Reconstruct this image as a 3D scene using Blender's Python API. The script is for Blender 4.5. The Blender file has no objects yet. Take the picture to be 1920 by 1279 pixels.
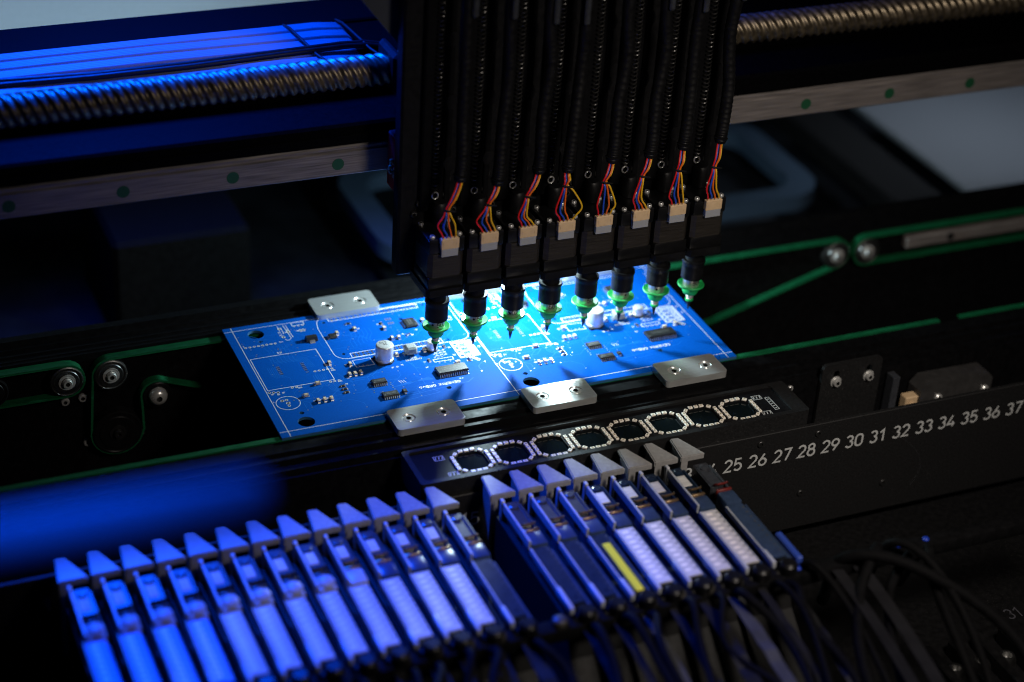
import bpy, bmesh, math, random
from math import pi, sin, cos, radians
from mathutils import Vector, Matrix
from mathutils.geometry import delaunay_2d_cdt

random.seed(7)
MM = 0.001                       # every number below is in millimetres
scene = bpy.context.scene
C = scene.collection

# ------------------------------------------------------------------ camera, world, lamps, exposure
cam_d = bpy.data.cameras.new("camera")
cam = bpy.data.objects.new("camera", cam_d)
C.objects.link(cam)
right = Vector((0.91943791, -0.3889416, 0.05795132))
up = Vector((0.15562035, 0.49522829, 0.85471121))
fwd = Vector((0.36113188, 0.77683548, -0.51585889))
m = Matrix((right, up, -fwd)).transposed().to_4x4()
m.translation = Vector((-236.438, -775.768, 550.087)) * MM
cam.matrix_world = m
cam_d.sensor_width = 36.0
cam_d.lens = 67.59
cam_d.clip_start = 0.01
cam_d.clip_end = 20.0
cam_d.dof.use_dof = True
cam_d.dof.focus_distance = 1.015
cam_d.dof.aperture_fstop = 3.6
cam_d.dof.aperture_blades = 9
scene.camera = cam

world = bpy.data.worlds.new("World")
scene.world = world
world.use_nodes = True
world.node_tree.nodes["Background"].inputs[0].default_value = (0.5, 0.6, 1.0, 1)
world.node_tree.nodes["Background"].inputs[1].default_value = 0.0015

scene.view_settings.view_transform = 'Standard'
scene.view_settings.look = 'None'
scene.view_settings.exposure = 0
scene.view_settings.gamma = 1


def area(name, loc, target, size, power, col, size_y=None, spread=180, shape='DISK'):
    d = bpy.data.lights.new(name, 'AREA')
    d.shape = shape
    d.size = size * MM
    if size_y:
        d.size_y = size_y * MM
    d.energy = power
    d.color = col
    d.spread = radians(spread)
    o = bpy.data.objects.new(name, d)
    C.objects.link(o)
    o.location = Vector(loc) * MM
    dirv = (Vector(target) - Vector(loc))
    o.rotation_euler = dirv.to_track_quat('-Z', 'Y').to_euler()
    return o


# the inspection lamp of the head camera, just behind the nozzles
for lx, ly, le in ((153, 81, 1.65), (196, 88, 0.24)):
    pl = bpy.data.lights.new("head_camera_lamp", 'POINT')
    pl.energy = le
    pl.color = (0.70, 0.93, 1.0)
    pl.shadow_soft_size = 4.5 * MM
    plo = bpy.data.objects.new("head_camera_lamp", pl)
    C.objects.link(plo)
    plo.location = Vector((lx, ly, 58.5)) * MM
# blue lamp of the machine, above and behind the left half
area("blue_machine_lamp", (-40, 296, 452), (-40, -110, 50), 110, 4.2, (0.0, 0.066, 1.0), spread=104)
# faint warm room light from the upper right front
area("room_light", (235, -440, 400), (265, -60, 0), 130, 0.44, (1.0, 0.89, 0.79), spread=82)
# added blue fill that brightens the blurred foreground bar
area("blue_bar_fill", (-190, -430, 480), (-190, -430, 0), 40, 0.019, (0.0, 0.07, 1.0), spread=50)
# added cool fill that lightens the plate far behind at the right
area("plate_fill_light", (640, 330, 330), (615, 262, -30), 260, 0.13, (0.75, 0.86, 1.0), spread=44)
# added cool fill, hidden behind the beam, that lightens the cover sheet
area("sheet_fill_light", (-110, 322, 30), (-110, 420, 105), 420, 0.17, (0.48, 0.74, 1.0), size_y=30, shape='RECTANGLE')

scene.cycles.max_bounces = 6
scene.cycles.use_denoising = True
scene.cycles.use_adaptive_sampling = False
scene.cycles.filter_width = 1.1
scene.cycles.sample_clamp_indirect = 2.0

# ------------------------------------------------------------------ materials


def mat(name, col, rough=0.5, metal=0.0, vary=0.0, bump=0.0, scale=400.0, dust=0.0, spec=0.5, stretch=None, trans=0.0,
        emit=None, coat=0.0):
    mt = bpy.data.materials.new(name)
    mt.use_nodes = True
    nt = mt.node_tree
    b = nt.nodes["Principled BSDF"]
    b.inputs["Base Color"].default_value = (*col, 1)
    b.inputs["Roughness"].default_value = rough
    b.inputs["Metallic"].default_value = metal
    b.inputs["Specular IOR Level"].default_value = spec
    b.inputs["Coat Weight"].default_value = coat
    if trans:
        b.inputs["Transmission Weight"].default_value = trans
    if emit:
        b.inputs["Emission Color"].default_value = (*emit[0], 1)
        b.inputs["Emission Strength"].default_value = emit[1]
    if not (vary or bump or dust):
        return mt
    tc = nt.nodes.new("ShaderNodeTexCoord")
    mp = nt.nodes.new("ShaderNodeMapping")
    nt.links.new(tc.outputs["Object"], mp.inputs[0])
    if stretch:
        mp.inputs["Scale"].default_value = stretch
    nz = nt.nodes.new("ShaderNodeTexNoise")
    nz.inputs["Scale"].default_value = scale
    nz.inputs["Detail"].default_value = 5
    nt.links.new(mp.outputs[0], nz.inputs["Vector"])
    colsock = None
    if vary:
        mr = nt.nodes.new("ShaderNodeMapRange")
        mr.inputs[1].default_value = 0.3
        mr.inputs[2].default_value = 0.7
        mr.inputs[3].default_value = 1 - vary
        mr.inputs[4].default_value = 1 + vary
        nt.links.new(nz.outputs[0], mr.inputs[0])
        mx = nt.nodes.new("ShaderNodeVectorMath")
        mx.operation = 'SCALE'
        mx.inputs[0].default_value = col
        nt.links.new(mr.outputs[0], mx.inputs["Scale"])
        colsock = mx.outputs[0]
        rr = nt.nodes.new("ShaderNodeMapRange")
        rr.inputs[1].default_value = 0.3
        rr.inputs[2].default_value = 0.7
        rr.inputs[3].default_value = max(0.03, rough * (1 - 0.5 * vary))
        rr.inputs[4].default_value = min(1, rough * (1 + 0.5 * vary))
        nt.links.new(nz.outputs[0], rr.inputs[0])
        nt.links.new(rr.outputs[0], b.inputs["Roughness"])
    if dust:
        n2 = nt.nodes.new("ShaderNodeTexNoise")
        n2.inputs["Scale"].default_value = 1300
        n2.inputs["Detail"].default_value = 2
        nt.links.new(tc.outputs["Object"], n2.inputs["Vector"])
        n3 = nt.nodes.new("ShaderNodeTexNoise")
        n3.inputs["Scale"].default_value = 25
        nt.links.new(tc.outputs["Object"], n3.inputs["Vector"])
        ad = nt.nodes.new("ShaderNodeMath")
        ad.operation = 'MULTIPLY_ADD'
        ad.inputs[1].default_value = 0.25
        nt.links.new(n3.outputs[0], ad.inputs[0])
        nt.links.new(n2.outputs[0], ad.inputs[2])
        r2 = nt.nodes.new("ShaderNodeMapRange")
        r2.inputs[1].default_value = 0.80
        r2.inputs[2].default_value = 0.92
        r2.inputs[4].default_value = dust
        nt.links.new(ad.outputs[0], r2.inputs[0])
        mc = nt.nodes.new("ShaderNodeMix")
        mc.data_type = 'RGBA'
        mc.inputs[6].default_value = (*col, 1)
        mc.inputs[7].default_value = (0.30, 0.29, 0.27, 1)
        if colsock:
            nt.links.new(colsock, mc.inputs[6])
        nt.links.new(r2.outputs[0], mc.inputs[0])
        colsock = mc.outputs[2]
    if colsock:
        nt.links.new(colsock, b.inputs["Base Color"])
    if bump:
        bp = nt.nodes.new("ShaderNodeBump")
        bp.inputs["Strength"].default_value = bump
        bp.inputs["Distance"].default_value = 0.0002
        nt.links.new(nz.outputs[0], bp.inputs["Height"])
        nt.links.new(bp.outputs[0], b.inputs["Normal"])
    return mt


M = {}
M['black'] = mat("black_anodised_metal", (0.006, 0.006, 0.0065), 0.5, 0.0, 0.3, 0.10, 300, 0.12, spec=0.12)
M['blackgloss'] = mat("black_gloss_plastic", (0.006, 0.006, 0.0065), 0.32, 0.0, 0.2, 0.05, 200, spec=0.3)
M['blackmatt'] = mat("black_matt_plastic", (0.006, 0.006, 0.006), 0.62, 0.0, 0.2, 0.15, 500, 0.1, spec=0.25)
M['plate'] = mat("black_painted_sheet", (0.010, 0.010, 0.0105), 0.55, 0.0, 0.25, 0.12, 900, 0.18, spec=0.25)
M['stator'] = mat("brown_black_laminations", (0.028, 0.024, 0.020), 0.45, 0.3, 0.35, 0.5, 500, 0.0, stretch=(0.15, 0.15, 4.0))
M['rubber'] = mat("black_cable_sleeve", (0.005, 0.005, 0.0055), 0.45, 0.0, 0.3, 0.2, 300, spec=0.22)
M['steel'] = mat("ground_steel", (0.50, 0.50, 0.49), 0.30, 1.0, 0.15, 0.10, 700, stretch=(3, 0.3, 1))
M['clampsteel'] = mat("satin_clamp_steel", (0.56, 0.57, 0.56), 0.30, 0.65, 0.08, 0.0, 300, stretch=(0.3, 4, 1))
M['screwsteel'] = mat("bright_screw_steel", (0.66, 0.66, 0.64), 0.28, 0.6, 0.1)
M['darkscrew'] = mat("dark_screw_steel", (0.06, 0.06, 0.06), 0.35, 0.8)
M['rail'] = mat("linear_rail_steel", (0.20, 0.18, 0.17), 0.45, 0.25, 0.45, 0.25, 150, stretch=(0.25, 3, 8))
M['screwbrass'] = mat("oiled_ball_screw_steel", (0.19, 0.155, 0.105), 0.42, 0.8, 0.5, 0.15, 250)
M['pcb'] = mat("blue_solder_mask", (0.0012, 0.078, 0.42), 0.55, 0.0, 0.08, 0.04, 900, spec=0.03)
M['pcbedge'] = mat("board_edge", (0.02, 0.10, 0.22), 0.6)
M['trace'] = mat("blue_mask_over_copper", (0.006, 0.125, 0.56), 0.5, spec=0.08)
M['print'] = mat("white_board_print", (0.78, 0.80, 0.80), 0.6)
M['tin'] = mat("tinned_solder", (0.75, 0.75, 0.73), 0.28, 0.9, 0.1)
M['holedark'] = mat("plated_hole", (0.012, 0.012, 0.013), 0.6)
M['chip'] = mat("black_epoxy_chip", (0.016, 0.017, 0.018), 0.45, 0.0, 0.15, 0.2, 1500)
M['chipmark'] = mat("grey_laser_mark", (0.10, 0.10, 0.10), 0.6)
M['cream'] = mat("cream_ceramic", (0.62, 0.50, 0.36), 0.45, 0.0, 0.1)
M['alu'] = mat("aluminium_can", (0.80, 0.81, 0.82), 0.32, 0.55, 0.06, 0.04, 600)
M['ferrite'] = mat("grey_ferrite", (0.24, 0.25, 0.25), 0.6, 0.0, 0.2, 0.3, 900)
M['green'] = mat("green_nozzle_plastic", (0.010, 0.34, 0.07), 0.45, 0.0, 0.05)
M['greendot'] = mat("green_hole_cap", (0.004, 0.07, 0.028), 0.6)
M['belt'] = mat("green_belt", (0.004, 0.09, 0.034), 0.55, 0.0, 0.35, 0.3, 500, spec=0.2, stretch=(0.3, 2, 2))
M['conn'] = mat("cream_connector", (0.60, 0.43, 0.25), 0.55, 0.0, 0.08)
M['conngrey'] = mat("grey_connector_base", (0.30, 0.31, 0.33), 0.35)
M['red'] = mat("red_insulation", (0.62, 0.010, 0.012), 0.4)
M['blue'] = mat("blue_insulation", (0.012, 0.07, 0.50), 0.4)
M['orange'] = mat("orange_insulation", (0.75, 0.13, 0.008), 0.4)
M['yellow'] = mat("yellow_insulation", (0.72, 0.42, 0.012), 0.4)
M['led'] = mat("white_led_body", (0.88, 0.82, 0.72), 0.5)
M['ledlens'] = mat("led_phosphor", (0.42, 0.36, 0.24), 0.35)
M['glass'] = mat("dark_camera_window", (0.004, 0.007, 0.008), 0.06, spec=0.7)
M['numprint'] = mat("grey_number_print", (0.46, 0.475, 0.47), 0.6)
M['dimprint'] = mat("dark_number_print", (0.05, 0.05, 0.06), 0.6)  # much darker grey than the number plate's print
M['grey'] = mat("grey_feeder_plastic", (0.26, 0.255, 0.25), 0.42, 0.0, 0.15, 0.15, 500)
M['greycover'] = mat("smoky_feeder_cover", (0.035, 0.038, 0.045), 0.3, 0.0, 0.2)
M['fin'] = mat("bright_feeder_edge", (0.40, 0.42, 0.46), 0.4, 0.0, 0.1)
M['gate'] = mat("blue_grey_gate_plastic", (0.20, 0.22, 0.27), 0.35, 0.0, 0.12)
M['paper'] = mat("white_paper_tape", (0.52, 0.50, 0.48), 0.75, 0.0, 0.14, 0.5, 260, stretch=(0.4, 4, 1))
M['bluelitpaper'] = mat("blue_lit_tape", (0.16, 0.30, 0.62), 0.55, 0.0, 0.08)  # blue lamp's tint put into the tape colour, for the leftmost feeders
M['filmblue'] = mat("translucent_blue_film", (0.030, 0.05, 0.10), 0.3, 0.0, 0.15, spec=0.35)
M['filmdark'] = mat("dark_carrier_tape", (0.009, 0.018, 0.036), 0.3, 0.0, 0.2, spec=0.3)
M['filmgrey'] = mat("grey_cover_film", (0.05, 0.052, 0.058), 0.4, 0.0, 0.3, 0.2, 60, spec=0.3)
M['filmblack'] = mat("black_cover_film", (0.012, 0.012, 0.014), 0.35, 0.0, 0.3, 0.2, 60, spec=0.3)
M['yellowpaint'] = mat("yellow_strip", (0.86, 0.74, 0.01), 0.5)
M['bronze'] = mat("bronze_spring_clip", (0.30, 0.20, 0.11), 0.35, 0.8)
M['redclip'] = mat("red_clip", (0.13, 0.014, 0.012), 0.45)
M['indicator'] = mat("dim_blue_light", (0.01, 0.03, 0.2), 0.4, emit=((0.0, 0.06, 1.0), 0.10))
M['knob'] = mat("dark_grey_knob", (0.04, 0.037, 0.032), 0.45)
M['gusset'] = mat("dark_grey_gusset", (0.045, 0.05, 0.06), 0.45, spec=0.2)
M['railblack'] = mat("black_rail_finish", (0.0035, 0.0035, 0.004), 0.5, 0.0, 0.3, 0.1, 300, 0.03, spec=0.08)
M['dull'] = mat("dull_black_rubber", (0.004, 0.004, 0.0045), 0.7, 0.0, 0.3, 0.2, 300, spec=0.05)
M['sensor'] = mat("dark_grey_sensor_plastic", (0.035, 0.034, 0.034), 0.38, 0.0, 0.2, 0.05, 200, spec=0.4)
M['ledge'] = mat("flat_black_ledge", (0.0016, 0.0016, 0.002), 0.7, spec=0.03)
M['shelf'] = mat("black_beam_paint", (0.0016, 0.0016, 0.002), 0.6, 0.0, 0.3, 0.2, 500, 0.012, spec=0.02)
M['latch'] = mat("blue_latch", (0.03, 0.07, 0.38), 0.4)
M['ribbon'] = mat("pale_ribbon_cable", (0.24, 0.26, 0.29), 0.45, 0.0, 0.12, 0.15, 60, stretch=(0.1, 2.5, 2.5))
M['beam'] = mat("black_painted_beam", (0.0045, 0.0045, 0.005), 0.5, 0.0, 0.3, 0.2, 500, 0.1, spec=0.08)
M['sheet'] = mat("pale_grey_sheet", (0.42, 0.45, 0.48), 0.55, 0.0, 0.06)
M['bed'] = mat("dark_machine_bed", (0.006, 0.008, 0.012), 0.5, 0.0, 0.4, 0.2, 30, spec=0.3)
M['ledboard'] = mat("black_led_board", (0.006, 0.006, 0.007), 0.5, 0.0, 0.2, spec=0.1)
M['plategrey'] = mat("grey_background_plate", (0.10, 0.11, 0.125), 0.55, 0.0, 0.06)
M['sleeve'] = mat("brushed_nozzle_sleeve", (0.52, 0.51, 0.49), 0.3, 0.85, 0.2, 0.1, 300, stretch=(1, 1, 0.1))
M['spring'] = mat("grey_spring_wire", (0.09, 0.088, 0.085), 0.35, 0.8)
M['tray'] = mat("blue_grey_tray", (0.045, 0.075, 0.12), 0.35, 0.3, 0.1)
M['redseal'] = mat("red_end_seal", (0.45, 0.012, 0.02), 0.4)
M['grease'] = mat("yellow_grease", (0.35, 0.28, 0.12), 0.2, 0.0, 0.3, 0.5, 400)
M['bluebar'] = mat("satin_grey_bar", (0.72, 0.73, 0.74), 0.9, 0.0, spec=0.0)

# ------------------------------------------------------------------ mesh helpers


class MB:
    def __init__(s):
        s.v, s.f, s.mi = [], [], []

    def add(s, verts, faces, mi=0):
        o = len(s.v)
        s.v += [tuple(p) for p in verts]
        for f in faces:
            s.f.append([i + o for i in f])
            s.mi.append(mi)

    def box(s, x0, x1, y0, y1, z0, z1, bev=0.0, mi=0, seg=1):
        if bev <= 0:
            v = [(x, y, z) for z in (z0, z1) for y in (y0, y1) for x in (x0, x1)]
            s.add(v, [(0, 2, 3, 1), (4, 5, 7, 6), (0, 1, 5, 4), (2, 6, 7, 3), (0, 4, 6, 2), (1, 3, 7, 5)], mi)
            return
        bm = bmesh.new()
        bmesh.ops.create_cube(bm, size=1)
        for q in bm.verts:
            q.co = Vector((x0 + (q.co.x + .5) * (x1 - x0), y0 + (q.co.y + .5) * (y1 - y0), z0 + (q.co.z + .5) * (z1 - z0)))
        bmesh.ops.bevel(bm, geom=bm.edges[:], offset=bev, segments=seg, affect='EDGES', profile=0.5)
        s.frombm(bm, mi)

    def frombm(s, bm, mi=0):
        bm.verts.index_update()
        s.add([q.co[:] for q in bm.verts], [[q.index for q in f.verts] for f in bm.faces], mi)
        bm.free()

    def lathe(s, prof, c=(0, 0, 0), n=24, axis='z', mi=0, cap=True):
        """prof: list of (radius, height along the axis)"""
        def pt(r, h, a):
            x, y = r * cos(a), r * sin(a)
            if axis == 'z':
                return (c[0] + x, c[1] + y, c[2] + h)
            if axis == 'y':
                return (c[0] + x, c[1] + h, c[2] - y)
            return (c[0] + h, c[1] + x, c[2] + y)
        vs = [pt(r, h, 2 * pi * k / n) for r, h in prof for k in range(n)]
        fs = []
        for i in range(len(prof) - 1):
            for k in range(n):
                a, b = i * n + k, i * n + (k + 1) % n
                fs.append((a, b, b + n, a + n))
        if cap:
            fs.append(tuple(reversed(range(n))))
            t = (len(prof) - 1) * n
            fs.append(tuple(range(t, t + n)))
        s.add(vs, fs, mi)

    def tube(s, pts, r, n=8, mi=0, closed=False, radii=None):
        P = [Vector(p) for p in pts]
        N = len(P)
        vs, fs = [], []
        prev = None
        for i, p in enumerate(P):
            if closed:
                t = P[(i + 1) % N] - P[i - 1]
            else:
                t = P[min(i + 1, N - 1)] - P[max(i - 1, 0)]
            t.normalize()
            if prev is None:
                a = Vector((0, 0, 1)) if abs(t.z) < .9 else Vector((1, 0, 0))
                u = t.cross(a).normalized()
            else:
                u = (prev - t * prev.dot(t)).normalized()
            prev = u
            w = t.cross(u)
            rr = radii[i] if radii else r
            for k in range(n):
                a = 2 * pi * k / n
                vs.append(p + (u * cos(a) + w * sin(a)) * rr)
        L = N if closed else N - 1
        for i in range(L):
            for k in range(n):
                a, b = i * n + k, i * n + (k + 1) % n
                c2, d = ((i + 1) % N) * n + (k + 1) % n, ((i + 1) % N) * n + k
                fs.append((a, b, c2, d))
        if not closed:
            fs.append(tuple(reversed(range(n))))
            fs.append(tuple(range((N - 1) * n, N * n)))
        s.add(vs, fs, mi)

    def prism(s, poly, h0, h1, plane='xy', mi=0):
        """extrude a simple polygon; plane 'xy' up z, 'xz' along y, 'yz' along x"""
        n = len(poly)

        def pt(a, b, h):
            return (a, b, h) if plane == 'xy' else ((a, h, b) if plane == 'xz' else (h, a, b))
        vs = [pt(a, b, h0) for a, b in poly] + [pt(a, b, h1) for a, b in poly]
        fs = [tuple(reversed(range(n))), tuple(range(n, 2 * n))]
        fs += [(i, (i + 1) % n, n + (i + 1) % n, n + i) for i in range(n)]
        s.add(vs, fs, mi)

    def holed(s, outer, holes, h0, h1, plane='xy', mi=0, mi_side=None):
        """a plate with through holes"""
        loops = [outer] + holes
        pts, edges = [], []
        for lp in loops:
            o = len(pts)
            pts += [Vector(p) for p in lp]
            edges += [(o + i, o + (i + 1) % len(lp)) for i in range(len(lp))]
        vo, eo, fo, *_ = delaunay_2d_cdt(pts, edges, [], 0, 1e-6)

        def inside(p, lp):
            r = False
            j = len(lp) - 1
            for i in range(len(lp)):
                xi, yi = lp[i][:2]
                xj, yj = lp[j][:2]
                if (yi > p[1]) != (yj > p[1]) and p[0] < (xj - xi) * (p[1] - yi) / (yj - yi) + xi:
                    r = not r
                j = i
            return r
        tri = []
        for f in fo:
            cx = sum(vo[i][0] for i in f) / len(f)
            cy = sum(vo[i][1] for i in f) / len(f)
            if inside((cx, cy), outer) and not any(inside((cx, cy), h) for h in holes):
                tri.append(tuple(f))

        def pt(a, b, h):
            return (a, b, h) if plane == 'xy' else ((a, h, b) if plane == 'xz' else (h, a, b))
        n = len(vo)
        vs = [pt(p[0], p[1], h1) for p in vo] + [pt(p[0], p[1], h0) for p in vo]
        s.add(vs, tri + [tuple(reversed([i + n for i in f])) for f in tri], mi)
        for lp in loops:
            k = len(lp)
            vs = [pt(p[0], p[1], h0) for p in lp] + [pt(p[0], p[1], h1) for p in lp]
            s.add(vs, [(i, (i + 1) % k, k + (i + 1) % k, k + i) for i in range(k)], mi if mi_side is None else mi_side)

    def stroke(s, pts, w, closed=False, z=0.0, mi=0, fn=None):
        """a flat ribbon along a 2-D polyline; fn maps (x, y) to 3-D"""
        P = [Vector(p[:2]) for p in pts]
        N = len(P)
        L, R = [], []
        for i in range(N):
            if closed:
                a, b = (P[i] - P[i - 1]), (P[(i + 1) % N] - P[i])
            else:
                a = P[i] - P[i - 1] if i else P[1] - P[0]
                b = P[i + 1] - P[i] if i < N - 1 else a
            a = a.normalized()
            b = b.normalized()
            t = a + b
            t = t.normalized() if t.length > 1e-4 else a
            nrm = Vector((-t.y, t.x))
            k = 1 / max(.5, nrm.dot(Vector((-b.y, b.x))))
            L.append(P[i] + nrm * w * .5 * k)
            R.append(P[i] - nrm * w * .5 * k)
        f = fn or (lambda x, y: (x, y, z))
        vs = [f(*p) for p in L] + [f(*p) for p in R]
        rng = range(N if closed else N - 1)
        s.add(vs, [(N + i, N + (i + 1) % N, (i + 1) % N, i) for i in rng], mi)

    def build(s, name, mats, parent=None, loc=(0, 0, 0), smooth=None):
        me = bpy.data.meshes.new(name)
        me.from_pydata([(x * MM, y * MM, z * MM) for x, y, z in s.v], [], s.f)
        for mt in (mats if isinstance(mats, (list, tuple)) else [mats]):
            me.materials.append(M[mt])
        me.polygons.foreach_set("material_index", s.mi)
        if smooth is not None:
            me.polygons.foreach_set("use_smooth", [True] * len(me.polygons))
            me.set_sharp_from_angle(angle=radians(smooth))
        me.update()
        return link(name, me, parent, loc)


def link(name, me, parent=None, loc=(0, 0, 0)):
    o = bpy.data.objects.new(name, me)
    C.objects.link(o)
    o.location = Vector(loc) * MM
    if parent:
        o.parent = parent
    return o


def fixn(o):
    bm = bmesh.new()
    bm.from_mesh(o.data)
    bmesh.ops.recalc_face_normals(bm, faces=bm.faces)
    bm.to_mesh(o.data)
    bm.free()
    return o


def thing(name, label, cat, loc=(0, 0, 0), group=None):
    o = bpy.data.objects.new(name, None)
    o.empty_display_size = 0.01
    C.objects.link(o)
    o.location = Vector(loc) * MM
    return tag(o, label, cat, group)


def tag(o, label, cat, group=None):
    o['label'] = label
    o['category'] = cat
    if group:
        o['group'] = group
    return o


def dup(o, parent=None, loc=None):
    c = o.copy()
    C.objects.link(c)
    if parent:
        c.parent = parent
    if loc:
        c.location = Vector(loc) * MM
    for ch in list(o.children):
        dup(ch, c)
    return c


def arc(cx, cy, rx, ry, a0, a1, n=8):
    return [(cx + rx * cos(radians(a0 + (a1 - a0) * i / n)), cy + ry * sin(radians(a0 + (a1 - a0) * i / n))) for i in range(n + 1)]


def circ(cx, cy, r, n=16, a=0.0):
    return [(cx + r * cos(2 * pi * i / n + a), cy + r * sin(2 * pi * i / n + a)) for i in range(n)]


def rrect(x0, x1, y0, y1, r, n=4):
    p = []
    for cx, cy, a in ((x1 - r, y1 - r, 0), (x0 + r, y1 - r, 90), (x0 + r, y0 + r, 180), (x1 - r, y0 + r, 270)):
        p += arc(cx, cy, r, r, a, a + 90, n)
    return p


# single-stroke lettering, cap height 1
GL = {
    '0': [.6, arc(.3, .7, .28, .28, 0, 180) + arc(.3, .3, .28, .28, 180, 360) + [(.58, .7)]],
    '1': [.5, [(.04, .76), (.32, .98), (.32, 0)]],
    '2': [.58, arc(.29, .71, .27, .27, 165, -35) + [(.02, .02), (.58, .02)]],
    '3': [.58, arc(.28, .75, .25, .23, 155, -80), arc(.28, .27, .28, .26, 85, -155)],
    '4': [.62, [(.36, .98), (.02, .24), (.62, .24)], [(.46, .46), (.46, 0)]],
    '5': [.58, [(.52, .97), (.1, .97), (.06, .52)] + arc(.28, .31, .28, .30, 125, -150)],
    '6': [.58, [(.40, .98), (.08, .44)], circ(.29, .30, .28, 16)],
    '7': [.56, [(.02, .97), (.56, .97), (.2, 0)]],
    '8': [.58, circ(.29, .75, .23, 14), circ(.29, .27, .28, 16)],
    '9': [.58, [(.18, .02), (.50, .56)], circ(.29, .70, .28, 16)],
    'G': [.62, arc(.31, .5, .3, .48, 50, 325, 12) + [(.60, .45), (.34, .45)]],
    'E': [.52, [(.52, .98), (.04, .98), (.04, .02), (.52, .02)], [(.04, .52), (.44, .52)]],
    'N': [.62, [(.04, 0), (.04, .98), (.58, .02), (.58, 1)]],
    'R': [.6, [(.04, 0), (.04, .98), (.34, .98)] + arc(.34, .74, .22, .24, 90, -90, 6) + [(.04, .5)], [(.32, .5), (.58, 0)]],
    'I': [.2, [(.1, 0), (.1, 1)]],
    'X': [.6, [(.02, 0), (.58, 1)], [(.02, 1), (.58, 0)]],
    'B': [.58, [(.04, .5), (.04, .98), (.32, .98)] + arc(.32, .75, .2, .23, 90, -90, 6) + [(.04, .52)],
          [(.04, .52), (.04, .02), (.34, .02)] + arc(.34, .26, .23, .24, -90, 90, 6)],
    'v': [.5, [(.02, .64), (.25, 0), (.48, .64)]],
    'C': [.6, arc(.31, .5, .3, .48, 50, 310, 12)],
    ' ': [.4],
}


def text(mb, s, x, y, h, w, fn, track=.17, ang=0.0, wide=1.0, mi=0, flip=None):
    """write s from (x, y) along ang with cap height h and stroke w"""
    cx = 0.0
    ca, sa = cos(ang), sin(ang)
    for ch in s:
        g = GL[ch]
        for ln in g[1:]:
            closed = len(ln) > 12 and ch in '6890' and ln[0] != ln[-1] and ch != '0'
            pts = []
            for a, b in ln:
                u, v = (cx + a * wide) * h, b * h
                pts.append((x + u * ca - v * sa, y + u * sa + v * ca))
            mb.stroke(pts, w, closed=closed, mi=mi, fn=fn)
        cx += (g[0] + track) * wide
    return cx * h


ZC = [0]


def flat(z):
    """print lies on a surface; each stroke a hair above the last so that none share a plane"""
    def make():
        ZC[0] = (ZC[0] + 1) % 12
        zz = z + ZC[0] * .0015
        return lambda x, y: (x, y, zz)
    return make


def screw_head(mb, c, r, h, axis='z', sock=True, mi=0, mi2=1):
    """socket head: domed cap with a hexagonal recess"""
    if axis == 'z':
        mb.lathe([(r, 0), (r, h * .7), (r * .82, h), (r * .46, h)], c, 20, 'z', mi, cap=False)
        mb.lathe([(r * .46, h), (r * .42, h * .35), (.01, h * .35)], c, 6, 'z', mi2, cap=False)
    else:   # faces -y
        mb.lathe([(r, 0), (r, -h * .7), (r * .82, -h), (r * .46, -h)], c, 20, 'y', mi, cap=False)
        mb.lathe([(r * .46, -h), (r * .42, -h * .35), (.01, -h * .35)], c, 6, 'y', mi2, cap=False)


# ------------------------------------------------------------------ setting
def struct(name, mb, mt, label=None, smooth=None):
    o = mb.build(name, mt, None, smooth=smooth)
    o['kind'] = 'structure'
    if label:
        o['label'] = label
    return o


g = MB()
g.box(-900, 1300, -900, 1100, -104, -100)
struct("machine_floor", g, 'bed', "dark machine bed far below the conveyor")

# rear cover sheet, pale, seen over the beam at the top left
g = MB()
g.box(-520, 230, 420, 424, 45, 420, 1.0)
tag(g.build("cover_sheet", 'sheet', smooth=30), "pale blue-grey cover sheet upright behind the gantry beam", "cover sheet")

# ------------------------------------------------------------------ circuit panel
W, D, PITCH = 261.9, 111.9, 125.9
pan = thing("circuit_panel", "bright blue circuit board panel of two identical boards, clamped under the nozzles", "circuit board")
big, small = [(16.2, 101.4, 4.5), (16.3, 10.7, 4.5)], [(16.4, 93.4, 1.35), (16.5, 19.2, 1.35), (97.9, 18.7, 1.4), (55.5, 102.4, 1.0),
               (55.5, 67.6, 1.0), (115, 105, 1.0), (115.2, 64.7, 1.0), (97.7, 93.6, 1.1)]
hl = []
for k in (0, 1):
    for x, y, r in big + small:
        hl.append(circ(x + k * PITCH, y, r, 28 if r > 2 else 14))
for x, y in ((9.2, 110.0), (252, 2.4), (140, 109.8)):
    hl.append(circ(x, y, .55, 10))
g = MB()
g.holed([(0, 0), (W, 0), (W, D), (0, D)], hl, -1.6, 0, mi=0, mi_side=1)
fixn(g.build("board", ['pcb', 'pcbedge'], pan))


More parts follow.
